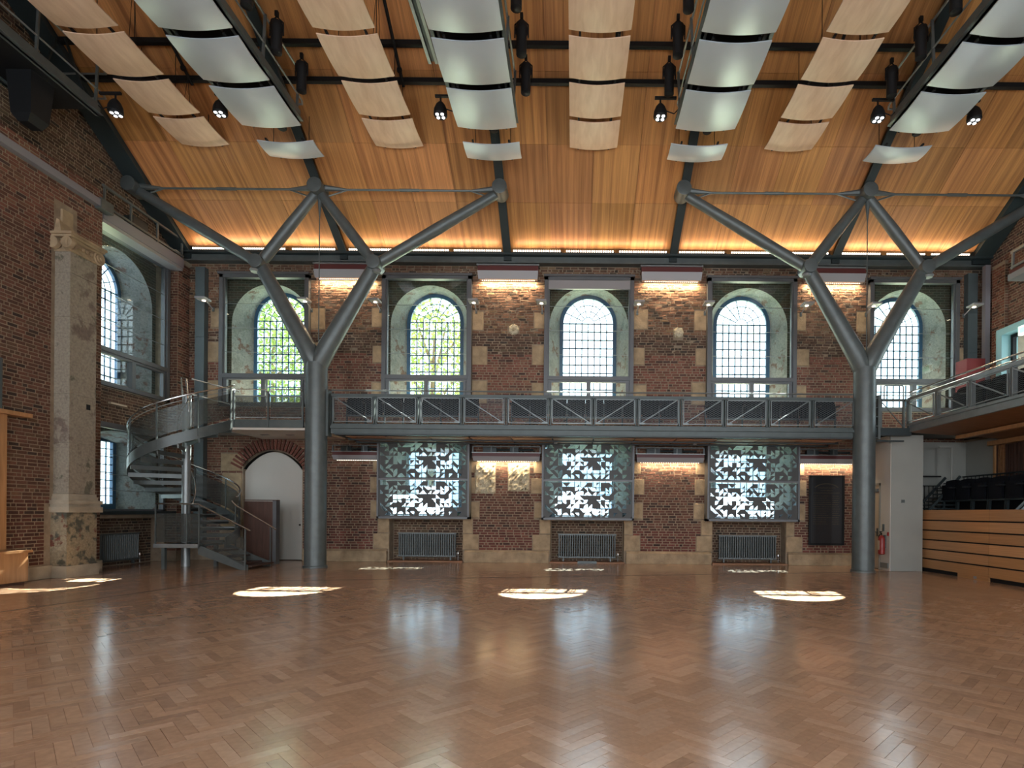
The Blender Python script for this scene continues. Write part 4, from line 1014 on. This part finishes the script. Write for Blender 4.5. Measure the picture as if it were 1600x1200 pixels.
# ------------------------------------------------------------------ name board, extinguisher, white room and door
t = thing('name_board', 'black painted name board with gilt lettering on the brick pier', 'board', (7.05, 16.5, .9))
b0, b1, z0, z1 = 6.94, 7.92, .62, 2.60
MB().box(b0, b1, 16.50, 16.575, z0, z1).build('panel', 'board_black', t)
mb = MB().box(b0 - .03, b0 + .03, 16.48, 16.51, z0 - .03, z1 + .03).box(b1 - .03, b1 + .03, 16.48, 16.51, z0 - .03, z1 + .03).box(b0, b1, 16.48, 16.51, z0 - .03, z0 + .03).box(b0, b1, 16.48, 16.51, z1 - .03, z1 + .03)
mb.build('frame', 'black', t)
mb = MB(); rl = random.Random(9)
def scrib(x0, x1, z, h=.022):
    x = x0
    while x < x1:
        wd = rl.uniform(.018, .05); mb.box(x, min(x + wd, x1), 16.495, 16.50, z - h * rl.uniform(.3, .5), z + h * rl.uniform(.2, .5)); x += wd + rl.uniform(.006, .02)
cxm = (b0 + b1) / 2
for k in range(22):
    a = math.radians(35 + 110 * k / 21); mb.box(cxm + .40 * math.cos(a) * 1.0 - .009, cxm + .40 * math.cos(a) + .009, 16.495, 16.5, 2.15 + .24 * math.sin(a) - .015, 2.15 + .24 * math.sin(a) + .015)
scrib(cxm - .25, cxm + .25, 2.27); scrib(cxm - .17, cxm + .17, 2.19); scrib(cxm - .38, cxm + .38, 2.12)
for k in range(14):
    z = 2.03 - k * .063; scrib(b0 + .10, b0 + .10 + rl.uniform(.38, .54), z, .014); scrib(b1 - .32, b1 - rl.uniform(.10, .16), z)
mb.build('gilt_lettering', 'gold', t, kind='stuff')

wr_ = MB().box(8.45, 9.3, 15.0, 15.18, 0, 3.62).box(8.45, 8.53, 15.18, 15.50, 0, 3.62).box(8.45, 8.53, 15.50, 16.45, 2.33, 3.62).box(8.45, 8.53, 16.45, 16.58, 0, 3.62)
wr_.build('wall_partition', 'white_wall', kind='structure')
MB().box(9.3, 9.36, 15.18, 16.4, 0, 3.62).box(9.37, 11.49, 16.4, 16.58, 0, 3.62).box(11.43, 11.49, 15.26, 16.39, 0, 3.62).box(8.47, 9.31, 14.985, 15.0, 0, 3.62).build('wall_partition_return_shade', 'grey_wall_and_shade', kind='structure')  # thin grey front skin puts shade into the colour of the white partition
MB().box(8.44, 8.52, 14.98, 15.03, 3.4, 3.62).build('trim_3', 'grey_wall_and_shade', kind='structure')
t = thing('door_2', kind='structure')
MB().box(8.455, 8.50, 15.52, 16.44, .01, 2.31).build('door_leaf', 'door_beige', t)
mb = MB().box(8.43, 8.47, 15.47, 15.53, 0, 2.36).box(8.43, 8.47, 16.42, 16.48, 0, 2.36).box(8.43, 8.47, 15.47, 16.48, 2.30, 2.37); mb.build('door_frame', 'grey_wall_and_shade', t)
MB().tube([(8.45, 15.62, 1.02), (8.40, 15.62, 1.02), (8.40, 15.78, 1.02)], .012, 8).box(8.44, 8.456, 15.59, 15.65, .9, 1.12).build('door_handle', 'steel', t, smooth=True)
MB().box(8.40, 8.456, 15.56, 15.80, 2.14, 2.22).build('door_closer', 'steel_light', t)
t = thing('fire_extinguisher', 'red fire extinguisher hanging on the white wall by the door', 'extinguisher', (8.36, 15.22, .45))
MB().lathe([(.06, 0), (.085, .02), (.085, .42), (.06, .49), (.03, .52)], (8.35, 15.22, .42), 'z', 18).build('cylinder', 'red', t, smooth=True)
MB().tube([(8.35, 15.22, .94), (8.35, 15.22, 1.0), (8.35, 15.30, 1.02)], .014, 8).box(8.34, 8.36, 15.2, 15.31, 1.03, 1.05).build('valve_handle', 'black', t)
MB().tube([(8.35, 15.26, .98), (8.34, 15.34, .92), (8.33, 15.34, .7), (8.34, 15.31, .56)], .013, 8).build('hose', 'black', t, smooth=True)
MB().box(8.262, 8.27, 15.17, 15.27, .55, .80).build('instruction_label', 'cream', t)
MB().box(8.42, 8.45, 15.17, 15.27, .6, .95).build('wall_bracket', 'steel', t)
for (y0, y1, z0, z1, mt, lb, nm, ct) in ((15.04, 15.10, .93, 1.03, 'red', 'small red fire point sign above the extinguisher', 'fire_sign', 'sign'), (15.26, 15.33, 1.05, 1.24, 'steel', 'small grey switch plate on the white wall above the extinguisher', 'switch_plate', 'switch'),
                                         (15.06, 15.42, .06, .20, 'steel_light', 'low metal socket box on the white wall near floor', 'socket_box', 'socket'), ):
    o = MB().box(8.425, 8.449, y0, y1, z0, z1).build(nm, mt); tag(o, lb, ct)
o = MB().box(8.74, 8.82, 14.965, 14.985, 1.82, 1.90).build('thermostat', 'steel'); tag(o, 'small grey control box on the white wall beside the seating', 'control box')

# ------------------------------------------------------------------ retractable seating
SX = 9.40
t = thing('seating_unit', 'retractable seating stand with an oak plank front on the right', 'seating stand', (SX, 12, 0))
zs = [.10, .345, .60, .85, 1.10, 1.36, 1.63]
oakc = [(.46, .235, .095), (.42, .21, .085), (.49, .26, .115), (.44, .225, .095)]
for (ya, yb_) in ((12.72, 16.15), (9.4, 12.715), (6.0, 9.395)):
    for k in range(6):
        g_ = R.uniform(.88, 1.1); c = tuple(v * g_ for v in oakc[R.randrange(4)])
        MB().box(SX, SX + .03, ya + .003, yb_ - .003, zs[k] + (.017 if k else 0), zs[k + 1] - (.017 if k < 5 else 0), c).build('oak_plank', 'oak', t)
MB().box(SX - .001, SX + .03, 15.86, 16.15, .10, 1.62, (.42, .205, .08)).build('end_strip', 'oak', t)
MB().box(SX + .03, SX + .06, 6.0, 16.15, .08, 1.61).build('backing', 'black', t)
MB().box(SX + .04, SX + .1, 6, 16.15, 0, .10).build('toe_recess', 'black', t)
MB().box(SX + .005, SX + .04, 12.72, 13.75, .0, .10, (.42, .21, .085)).build('access_flap', 'oak', t)
MB().box(SX + .0, SX + .005, 13.1, 13.2, .02, .08).build('socket', 'housing_white', t)
MB().box(SX + .06, 11.2, 6.0, 16.15, 1.50, 1.60).build('platform', 'black', t)
MB().box(SX + 1.0, 11.4, 6.0, 15.9, 1.60, 2.0).build('upper_platform', 'black', t)
mb = MB().tube([(SX + .06, 16.08, 1.6), (SX + .06, 16.08, 2.52), (SX + .14, 16.08, 2.60), (SX + 1.1, 16.08, 2.60)], .022, 8).tube([(SX + .06, 16.08, 2.33), (SX + 1.1, 16.08, 2.33)], .014, 6)
mb.build('end_railing', 'black', t, smooth=True)
for k in range(8): MB().bar((SX + .16 + k * .12, 16.08, 1.6), (SX + .16 + k * .12, 16.08, 2.33), .016, .016).build('railing_bar', 'black', t)
mb = MB()
for k in range(8): mb.box(SX + .25 + k * .10, SX + 1.2, 15.2, 15.75, 1.66 + k * .10, 1.69 + k * .10)
mb.bar((SX + .2, 15.2, 1.62), (SX + 1.05, 15.2, 2.55), .04, .06); mb.bar((SX + .2, 15.8, 1.62), (SX + 1.05, 15.8, 2.55), .04, .06)
mb.build('step_block', 'dark_steel', t)
mb = MB().tube([(11.0, 15.9, 2.58), (11.0, 6.5, 2.58)], .02, 8).tube([(11.0, 15.9, 2.05), (11.0, 6.5, 2.05)], .016, 6)
mb.build('rear_rail', 'dark_steel', t, smooth=True); mb = MB()
for k in range(60): y = 15.85 - k * .15; mb.bar((11.0, y, 2.0), (11.0, y, 2.58), .014, .014)
mb.build('rear_rail_bars', 'dark_steel', t, kind='stuff')
MB().bar((SX + .3, 12.35, 1.6), (SX + 1.0, 12.1, 2.5), .05, .05).bar((SX + .3, 12.2, 1.6), (SX + 1.0, 11.95, 2.5), .05, .05).build('aisle_rail', 'steel', t)
for k in range(7):
    y = 15.0 - k * .56; l = 'black folding seat on the retractable stand, %s from the white wall' % ORD[k]
    dup(s0, (SX + .55, y, 1.60), -PI / 2, l, 'seats on the retractable stand')
o = MB().box(SX + .05, 11.2, 16.17, 16.25, 0, 1.5).build('seating_end_panel', 'walnut'); tag(o, 'dark end panel closing the retractable stand by the partition', 'panel')

# slatted acoustic wall under the right balcony
t = thing('slatted_panel', 'timber slatted acoustic wall behind the retractable seats', 'acoustic wall', (11.45, 11, 2.0))
MB().box(11.42, 11.50, 6, 15.25, 2.0, 3.42).build('backing', 'soffit_timber', t)
y = 15.2; k = 0
while y > 7:
    w = R.choice((.03, .05, .08)); MB().box(11.36, 11.42, y - w, y, 2.0, 3.38).build('slat', 'walnut' if R.random() < .7 else 'soffit_timber', t); y -= w + R.choice((.03, .05, .04)); k += 1
for y in (15.2, 13.2, 11.2): MB().box(11.33, 11.43, y - .28 if y < 15 else y - .06, y, 1.95, 3.42).build('upright', 'oak_panel', t)
MB().box(11.33, 11.43, 6, 15.25, 3.38, 3.44).build('top_rail', 'oak_panel', t)
o = MB().tube([(10.55, 15.7, 1.6), (10.55, 15.7, 3.38)], .03, 8).box(10.2, 10.6, 15.68, 15.72, 3.38, 3.41).build('service_pipe', 'grey_wall_and_shade'); tag(o, 'thin pale vertical pipe before the grey wall behind seats', 'pipe')

# ------------------------------------------------------------------ right balcony
t = thing('side_balcony', 'steel and timber balcony with mesh balustrade along the right side', 'balcony', (8.85, 11, 3.65))
BX = 8.80; ya, yb_ = 14.78, 6.6
MB().box(BX - .05, BX + .05, yb_, ya, 3.66, 3.86).box(BX - .08, BX + .08, yb_, ya, 3.82, 3.88).build('edge_beam', 'steel_light', t)
MB().box(BX - .05, BX + .06, yb_, ya, 4.48, 4.56).build('truss_chord', 'steel_light', t)
MB().tube([(BX - .02, ya, 4.70), (BX - .02, yb_, 4.70)], .02, 8).tube([(BX + .1, ya, 4.64), (BX + .1, yb_, 4.64)], .014, 8).build('handrail', 'chrome', t, smooth=True)
MB().box(BX, XR, yb_, 16.55, 3.74, 3.80).build('deck', 'concrete', t)
sm = MB().add([(BX + .02, ya, 3.66), (BX + .02, yb_, 3.66), (11.5, yb_, 3.50), (11.5, ya, 3.50), (BX + .02, ya, 3.72), (BX + .02, yb_, 3.72), (11.5, yb_, 3.6), (11.5, ya, 3.6)],
              [(0, 1, 2, 3), (7, 6, 5, 4), (0, 4, 5, 1), (1, 5, 6, 2), (2, 6, 7, 3), (3, 7, 4, 0)]); sm.build('soffit', 'soffit_timber', t)
MB().box(9.9, 10.05, yb_, 14.6, 3.47, 3.56).build('soffit_beam', 'oak_panel', t); MB().box(11.2, 11.35, yb_, 15.25, 3.38, 3.50).build('soffit_beam', 'oak_panel', t)
MB().lathe([(.03, -.05), (.07, -.03), (.08, 0)], (10.3, 12.6, 3.52), 'z', 14).build('downlight', 'housing_white', t)
nn = 7; dy = (ya - yb_) / nn
for i in range(nn + 1):
    y = ya - i * dy; MB().box(BX - .05, BX + .05, y - .045, y - .015, 3.88, 4.50).box(BX - .05, BX + .05, y + .015, y + .045, 3.88, 4.50).build('post', 'steel_light', t)
    if i < nn:
        f = MB(); a, b = y - .07, y - dy + .07
        for q in (a, b): f.box(BX - .075, BX - .05, q - .012, q + .012, 3.92, 4.46)
        f.box(BX - .075, BX - .05, b, a, 3.92, 3.94); f.box(BX - .075, BX - .05, b, a, 4.44, 4.46); fo = f.build('panel_frame', 'steel_light', t)
        o = bpy.data.objects.new('wire_mesh', mp_me); COL.objects.link(o); o.parent = fo; o.location = Vector((BX - .062, y - dy / 2, 3.93)) - ORG[t.name]; o.rotation_euler = (0, 0, PI / 2); o.scale = ((dy - .14) / w_in, 1, .51 / h_in); o['kind'] = 'stuff'
        MB().bar((BX - .095, a - .04, 4.42), (BX - .095, b + .06, 3.96), .024, .024, up=(1, 0, 0)).build('brace', 'steel_light', t)
for k in range(8):
    y = 13.7 - k * .58; dup(s0, (BX + .55, y, 3.80), -PI / 2, 'dark folding seat on the right balcony, %s from its far end' % ORD[k], 'right balcony seats')
# link platform right of the column
t = thing('link_platform', 'short steel link platform joining right column and balcony', 'platform', (8.3, 14.7, 3.6))
MB().box(7.86, 8.80, 14.66, 14.76, 3.56, 3.76).box(7.86, BX, 14.72, 16.5, 3.68, 3.74).build('deck_beam', 'dark_steel', t)
MB().box(7.86, 8.78, 14.68, 14.74, 4.46, 4.52).build('truss_chord', 'steel', t)
for x in (8.02, 8.62, 8.76): MB().box(x - .025, x + .025, 14.68, 14.74, 3.7, 4.5).build('post', 'steel', t)
MB().bar((8.05, 14.7, 4.42), (8.6, 14.7, 3.8), .02, .02).build('brace', 'steel', t)
MB().tube([(8.10, 14.7, 4.5), (8.10, 14.7, 4.84), (8.13, 14.7, 4.87), (8.57, 14.7, 4.87), (8.60, 14.7, 4.84), (8.60, 14.7, 4.5)], .016, 8).build('loop_rail', 'steel', t, smooth=True)
MB().tube([(7.95, 14.7, 4.61), (8.8, 14.7, 4.61)], .014, 6).build('handrail', 'steel_light', t, smooth=True)
b = MB().box(7.90, 7.96, 14.6, 14.76, 3.46, 4.6)
for z in (4.52, 4.28, 4.04, 3.8, 3.5): b.box(7.82, 7.92, 14.62, 14.74, z - .012, z + .012)
b.build('end_bracket', 'steel', t); MB().box(7.9, 8.62, 14.68, 14.72, 3.40, 3.44).build('lower_rail', 'dark_steel', t)
# things on the balcony wall
o = MB().box(11.06, 11.58, 15.86, 16.32, 3.80, 5.92).build('red_cabinet', 'red_fabric'); tag(o, 'dark red cabinet standing in the far corner of the right balcony', 'cabinet')
t = thing('window_11', kind='structure')
mb = MB().box(11.70, XR + .1, 15.42, 15.62, 3.8, 6.62).box(11.70, XR + .1, 13.0, 15.42, 6.44, 6.62).box(11.70, XR + .1, 13.0, 13.15, 3.8, 6.44).box(11.70, XR + .1, 13.15, 15.42, 3.8, 3.92); mb.build('frame', 'cyan_frame', t)
MB().box(XR - .03, XR - .02, 13.15, 15.42, 3.92, 6.44).build('glass', 'glass', t)
mb = MB().box(XR - .10, XR, 15.34, 15.42, 3.92, 6.44).box(XR - .10, XR, 13.15, 15.34, 6.36, 6.44); mb.build('inner_frame', 'black', t)
t = thing('exit_sign', 'green exit sign box in the upper right window opening', 'sign', (11.65, 14.5, 6.2))
MB().box(11.60, 11.69, 14.30, 14.72, 6.20, 6.43).build('sign_box', 'exit_white', t); MB().box(11.595, 11.60, 14.35, 14.67, 6.24, 6.39).build('sign_face', 'exit_green', t)
t = thing('banner_housing', 'red and white banner housing high on the right wall', 'housing', (11.8, 13, 7.8))
MB().box(11.5, 11.98, 9.5, 14.9, 7.86, 7.98).build('red_band', 'housing_red', t); MB().box(11.45, 11.98, 9.5, 14.9, 7.70, 7.86).build('valance', 'lilac_grey', t)
mb = MB()
for z in (8.05, 8.45): mb.bar((11.55, 9.5, z), (11.55, 14.9, z), .06, .06)
for y in (14.85, 13.6, 12.3): mb.bar((11.55, y, 7.98), (11.55, y, 8.45), .05, .05)
mb.build('open_frame', 'steel_light', t)

# ------------------------------------------------------------------ ceiling reflectors
def reflector(name, cx_, w, y0, y1, z, mat, label, group, rods, cat='ceiling panel'):
    t = thing(name, label, cat, (cx_, (y0 + y1) / 2, z), group); ln = y1 - y0
    mb = MB().sheet(lambda s, q: Vector((cx_ - w / 2 + w * s, y0 + ln * q, z - .06 * math.sin(PI * s) + .03 * (2 * q - 1) ** 2 - .04 * 0 + .055)), 12, 8, (0, 0, .02)); mb.build('curved_panel', mat, t, smooth=True)
    for x in (cx_ - w * .32, cx_ + w * .32):
        MB().box(x - .02, x + .02, y0 - .06, y1 + .06, z + .075, z + .11).build('carrier_rail', 'black', t)
    for x, y in ((cx_ - w * .32, y0 + ln * .5), (cx_ + w * .32, y0 + ln * .5)):
        MB().tube([(x, y, z + .09), (x, y, rods(y))], .008, 5).build('hanger_wire', 'black', t)
    return t
rowname = {0: 'leftmost timber row', 1: 'second timber row', 2: 'middle timber row', 3: 'right timber row'}
posn = ['nearest to the back wall', 'second from the back wall', 'third from the back wall', 'fourth from the back wall', 'fifth from the back wall']
for i in range(4):
    ys = [(12.86, 13.82), (11.74, 12.72), (10.58, 11.60), (9.42, 10.44), (8.2, 9.28)]
    for k, (a, b) in enumerate(ys):
        reflector('timber_reflector', BAY[i], 1.16, a, b, 10.36, 'reflector_timber', 'curved pale timber reflector in the %s, %s' % (rowname[i], posn[k]), 'timber ceiling reflectors', lambda y: zc(y) - .0)
bn2 = ['left grey row', 'second grey row', 'third grey row', 'right grey row']
for i in range(4):
    x = RAF[i + 1]
    for k, (a, b) in enumerate([(12.95, 13.53), (11.25, 12.38), (10.06, 11.08), (8.87, 9.88), (7.7, 8.7)]):
        reflector('grey_reflector', x, 1.30, a, b, 9.86 if k else 9.90, 'reflector_grey', ('small grey metal reflector at the end of the %s' % bn2[i]) if k == 0 else 'curved grey metal reflector in the %s, %s' % (bn2[i], posn[k - 1]), 'grey ceiling reflectors', (lambda y: zc(y) - .15) if k == 0 else (lambda y: 10.06))
        if k == 0:
            pass
# gantries above the grey rows
def gantry(x, label, yend=12.42, xr=None):
    t = thing('lighting_gantry', label, 'gantry', (x, 9.5, 10.0), 'lighting gantries')
    w = .56
    MB().box(x - .50, x + .50, 5.0, yend - .15, 10.10, 10.14).build('deck', 'black', t)
    for s in (-1, 1):
        MB().box(x + s * w - .05, x + s * w + .05, 5.0, yend, 10.06, 10.30).box(min(x + s * w, x + s * (w + .12)), max(x + s * w, x + s * (w + .12)), 5.0, yend, 10.06, 10.08).build('side_beam', 'steel', t)
        mb = MB()
        for z in (10.56, 11.12):
            pass
        for z, r_ in ((10.60, .018), (11.15, .024)):
            mb = MB().tube([(x + s * (w + .03), 5.0, z), (x + s * (w + .03), yend + .10, z)], r_, 8); mb.build('handrail', 'steel_light', t, smooth=True)
        y = yend - .08; k = 0
        while y > 6:
            MB().bar((x + s * (w + .0), y, 10.1), (x + s * (w + .05), y, 11.16), .05, .035).build('post', 'steel', t)
            y -= 1.35; k += 1
    for z in (10.60, 11.15):
        MB().tube([(x - w - .03, yend + .10, z), (x - w + .02, yend + .22, z), (x + w - .02, yend + .22, z), (x + w + .03, yend + .10, z)], .022, 8).build('end_rail', 'steel_light', t, smooth=True)
    for s in (-1, 1):
        for yy in (yend - .3, 9.4): MB().bar((x + s * w, yy, 10.2), (x + s * .1, yy, zc(yy) - .14), .04, .04).build('hanger', 'dark_steel', t)
    return t
gn = ['above the left grey row', 'above the second grey row', 'above the third grey row', 'above the right grey row']
for i in range(4): gantry(RAF[i + 1], 'steel lighting gantry with handrails ' + gn[i])
gl_ = gantry(-11.0, 'dark lighting gantry along the left gable', 12.3)

def moving_head(label, s):
    t = thing('stage_light', label, 'stage light', (0, 0, 0), 'stage lights at the gantry ends')
    MB().bar((-s * .35, 0, .36), (s * .12, 0, .36), .05, .05).build('arm', 'black', t); MB().tube([(-s * .0, 0, .36), (0, 0, .2)], .02, 6).build('clamp', 'black', t)
    MB().lathe([(.13, -.08), (.15, -.05), (.14, .06), (.10, .16), (.05, .22)], (0, 0, 0), 'z', 14).build('lamp_body', 'black', t, smooth=True)
    for a, b in ((-.055, -.055), (.055, -.055), (.055, .055), (-.055, .055)): MB().lathe([(.035, -.012), (.035, 0)], (a, b - .02, -.08), 'z', 10).build('led_lens', 'lamp_white', t)
    MB().tube([(s * -.06, 0, .1), (-s * .3, 0, .02), (-s * .45, 0, .18)], .012, 6).build('cable', 'black', t, smooth=True)
    return t
ml = [(-7.74, -1, 'left of the left grey row'), (-2.95, -1, 'left of the second grey row'), (1.83, -1, 'left of the third grey row'), (6.56, -1, 'left of the right grey row'), (8.66, 1, 'right of the right grey row'), (-10.02, 1, 'at the gantry along the left gable')]
m0 = moving_head('black four lens stage light hanging ' + ml[0][2], -1); m0.location = (ml[0][0], 12.25, 10.16)
for x, s, nm in ml[1:]:
    o = dup(m0, (x, 12.25, 10.16), 0 if s < 0 else PI, 'black four lens stage light hanging ' + nm)
# hanging speakers, profile lamps
def speaker_can(label):
    t = thing('hanging_speaker', label, 'speaker', (0, 0, 0), 'black cylinder speakers at the gantry ends')
    MB().lathe([(.08, 0), (.10, .02), (.10, .26), (.08, .28)], (0, 0, 0), 'z', 16).build('can', 'black', t, smooth=True); MB().tube([(0, 0, .28), (0, 0, .8)], .012, 6).build('hanger_rod', 'black', t); return t
c0 = speaker_can('black cylinder speaker at the end of the ' + bn2[0]); c0.location = (RAF[1] + .1, 12.62, 10.02)
for i in range(1, 4): dup(c0, (RAF[i + 1] + .1, 12.62, 10.02), 0, 'black cylinder speaker at the end of the ' + bn2[i])
def profile_lamp(label):
    t = thing('spotlight', label, 'spotlight', (0, 0, 0), 'black spotlights on the gantry rails')
    MB().lathe([(.06, -.30), (.10, -.28), (.10, .10), (.13, .16), (.11, .30), (.05, .34)], (0, 0, 0), 'z', 14).build('lamp_body', 'black', t, smooth=True)
    MB().tube([(-.13, 0, .05), (-.13, 0, .3), (0, 0, .42), (.13, 0, .3), (.13, 0, .05)], .014, 6).build('yoke', 'black', t); MB().box(-.03, .03, -.03, .03, .42, .52).build('clamp', 'black', t); return t
sp0 = None
for i in range(4):
    s = 1 if i < 2 else -1
    for k, y in enumerate((11.9, 10.9, 9.9)):
        l = 'black spotlight on the gantry rail %s, %s from its end' % (gn[i], ORD[k])
        if sp0 is None: sp0 = profile_lamp(l); o = sp0
        else: o = dup(sp0, (0, 0, 0), 0, l)
        o.location = (RAF[i + 1] + s * .88, y, 10.62)
o = thing('gable_speaker', 'large black loudspeaker hanging from the left gable gantry', 'speaker', (-10.9, 11.3, 9.2))
mb = MB().add([(-11.15, 11.1, 9.3), (-10.75, 11.1, 9.3), (-10.75, 11.5, 9.3), (-11.15, 11.5, 9.3), (-11.2, 11.05, 10.1), (-10.7, 11.05, 10.1), (-10.7, 11.55, 10.1), (-11.2, 11.55, 10.1)], [(0, 3, 2, 1), (4, 5, 6, 7), (0, 1, 5, 4), (1, 2, 6, 5), (2, 3, 7, 6), (3, 0, 4, 7)])
mb.add([(-11.05, 11.15, 9.15), (-10.85, 11.15, 9.15), (-10.85, 11.45, 9.15), (-11.05, 11.45, 9.15), (-11.15, 11.1, 9.3), (-10.75, 11.1, 9.3), (-10.75, 11.5, 9.3), (-11.15, 11.5, 9.3)], [(0, 3, 2, 1), (0, 1, 5, 4), (1, 2, 6, 5), (2, 3, 7, 6), (3, 0, 4, 7)])
mb.build('speaker_cabinet', 'black', o)
# lighting rails with wires above each timber row, and the long rail left of the second grey row
for i in range(4):
    x = BAY[i] + .42
    t = thing('suspension_tube', 'black suspension tube under the roof beside the %s' % rowname[i], 'tube', (x, 11, 11.2), 'suspension tubes')
    MB().tube([(x, 8.4, zc(8.4) - .25), (x, 12.7, zc(12.7) - .16)], .035, 8).build('tube', 'black', t, smooth=True)
    for y in (9.2, 10.2, 11.3, 12.4): MB().lathe([(.05, -.04), (.06, 0), (.05, .04)], (x, y, zc(y) - .2), 'z', 10).build('clamp', 'black', t)
    for y in (9.6, 11.0, 12.55):
        MB().tube([(x, y, zc(y) - .2), (x - .1, y, 10.45)], .006, 4).tube([(x, y, zc(y) - .2), (x + .06, y, 10.45)], .006, 4).build('wire', 'black', t)
t = thing('lighting_track', 'grey steel channel hanging left of the second grey row', 'track', (-2.9, 9, 10.3))
for dx_ in (-.07, .07): MB().box(-3.0 + dx_ - .03, -3.0 + dx_ + .03, 7.0, 11.8, 10.86, 11.02).build('channel', 'steel_light', t)
MB().box(-3.03, -2.97, 7.0, 11.78, 10.9, 10.98).build('core', 'dark_steel', t)
for y in (8.5, 11.3): MB().tube([(-3, y, 11.0), (-3, y, zc(y))], .01, 5).build('hanger_wire', 'black', t)
# ------------------------------------------------------------------ outside
MB().box(-60, 60, 17.7, 80, -.8, -.4).build('outdoor_ground', 'ground', kind='structure')
def out_tree(x, y, h, cr, label, seed, nl=1500):
    rr = random.Random(seed); t = thing('tree', label, 'tree', (x, y, -.4), 'trees outside the windows')
    tr = MB().tube([(x, y, -.4), (x + .1, y, h * .4), (x + .2, y, h * .75)], .2, 8, [.28, .2, .06])
    for k in range(9):
        a = rr.uniform(0, 6.28); z0_ = h * rr.uniform(.3, .65); tr.tube([(x + .1, y, z0_), (x + cr * .7 * math.cos(a), y + cr * .7 * math.sin(a), z0_ + h * .2)], .05, 5, [.08, .02])
    tr.build('trunk', 'bark', t, smooth=True); mb = MB()
    for k in range(nl):
        a, b = rr.uniform(0, 6.28), math.acos(rr.uniform(-1, 1)); q = cr * rr.uniform(.35, 1) ** .6
        c = Vector((x + q * math.sin(b) * math.cos(a), y + q * math.sin(b) * math.sin(a), h * .65 + q * .95 * math.cos(b)))
        d1 = Vector((rr.uniform(-1, 1), rr.uniform(-1, 1), rr.uniform(-1, 1))).normalized() * .13; d2 = d1.cross(Vector((rr.uniform(-1, 1), rr.uniform(-1, 1), rr.uniform(-1, 1)))).normalized() * .08
        mb.add([c - d1, c + d2, c + d1, c - d2], [(0, 1, 2, 3)])
    mb.build('foliage', 'leaf', t, kind='stuff')
out_tree(-14.6, 27, 13, 4.0, 'leafy green tree outside behind the first window', 1, 7000)
out_tree(-6.9, 27, 13, 3.6, 'leafy green tree outside behind the second window', 2, 3000)
out_tree(-22, 20, 12, 3.6, 'leafy tree outside the left wall window', 4, 2200)
print('objects', len(bpy.data.objects))
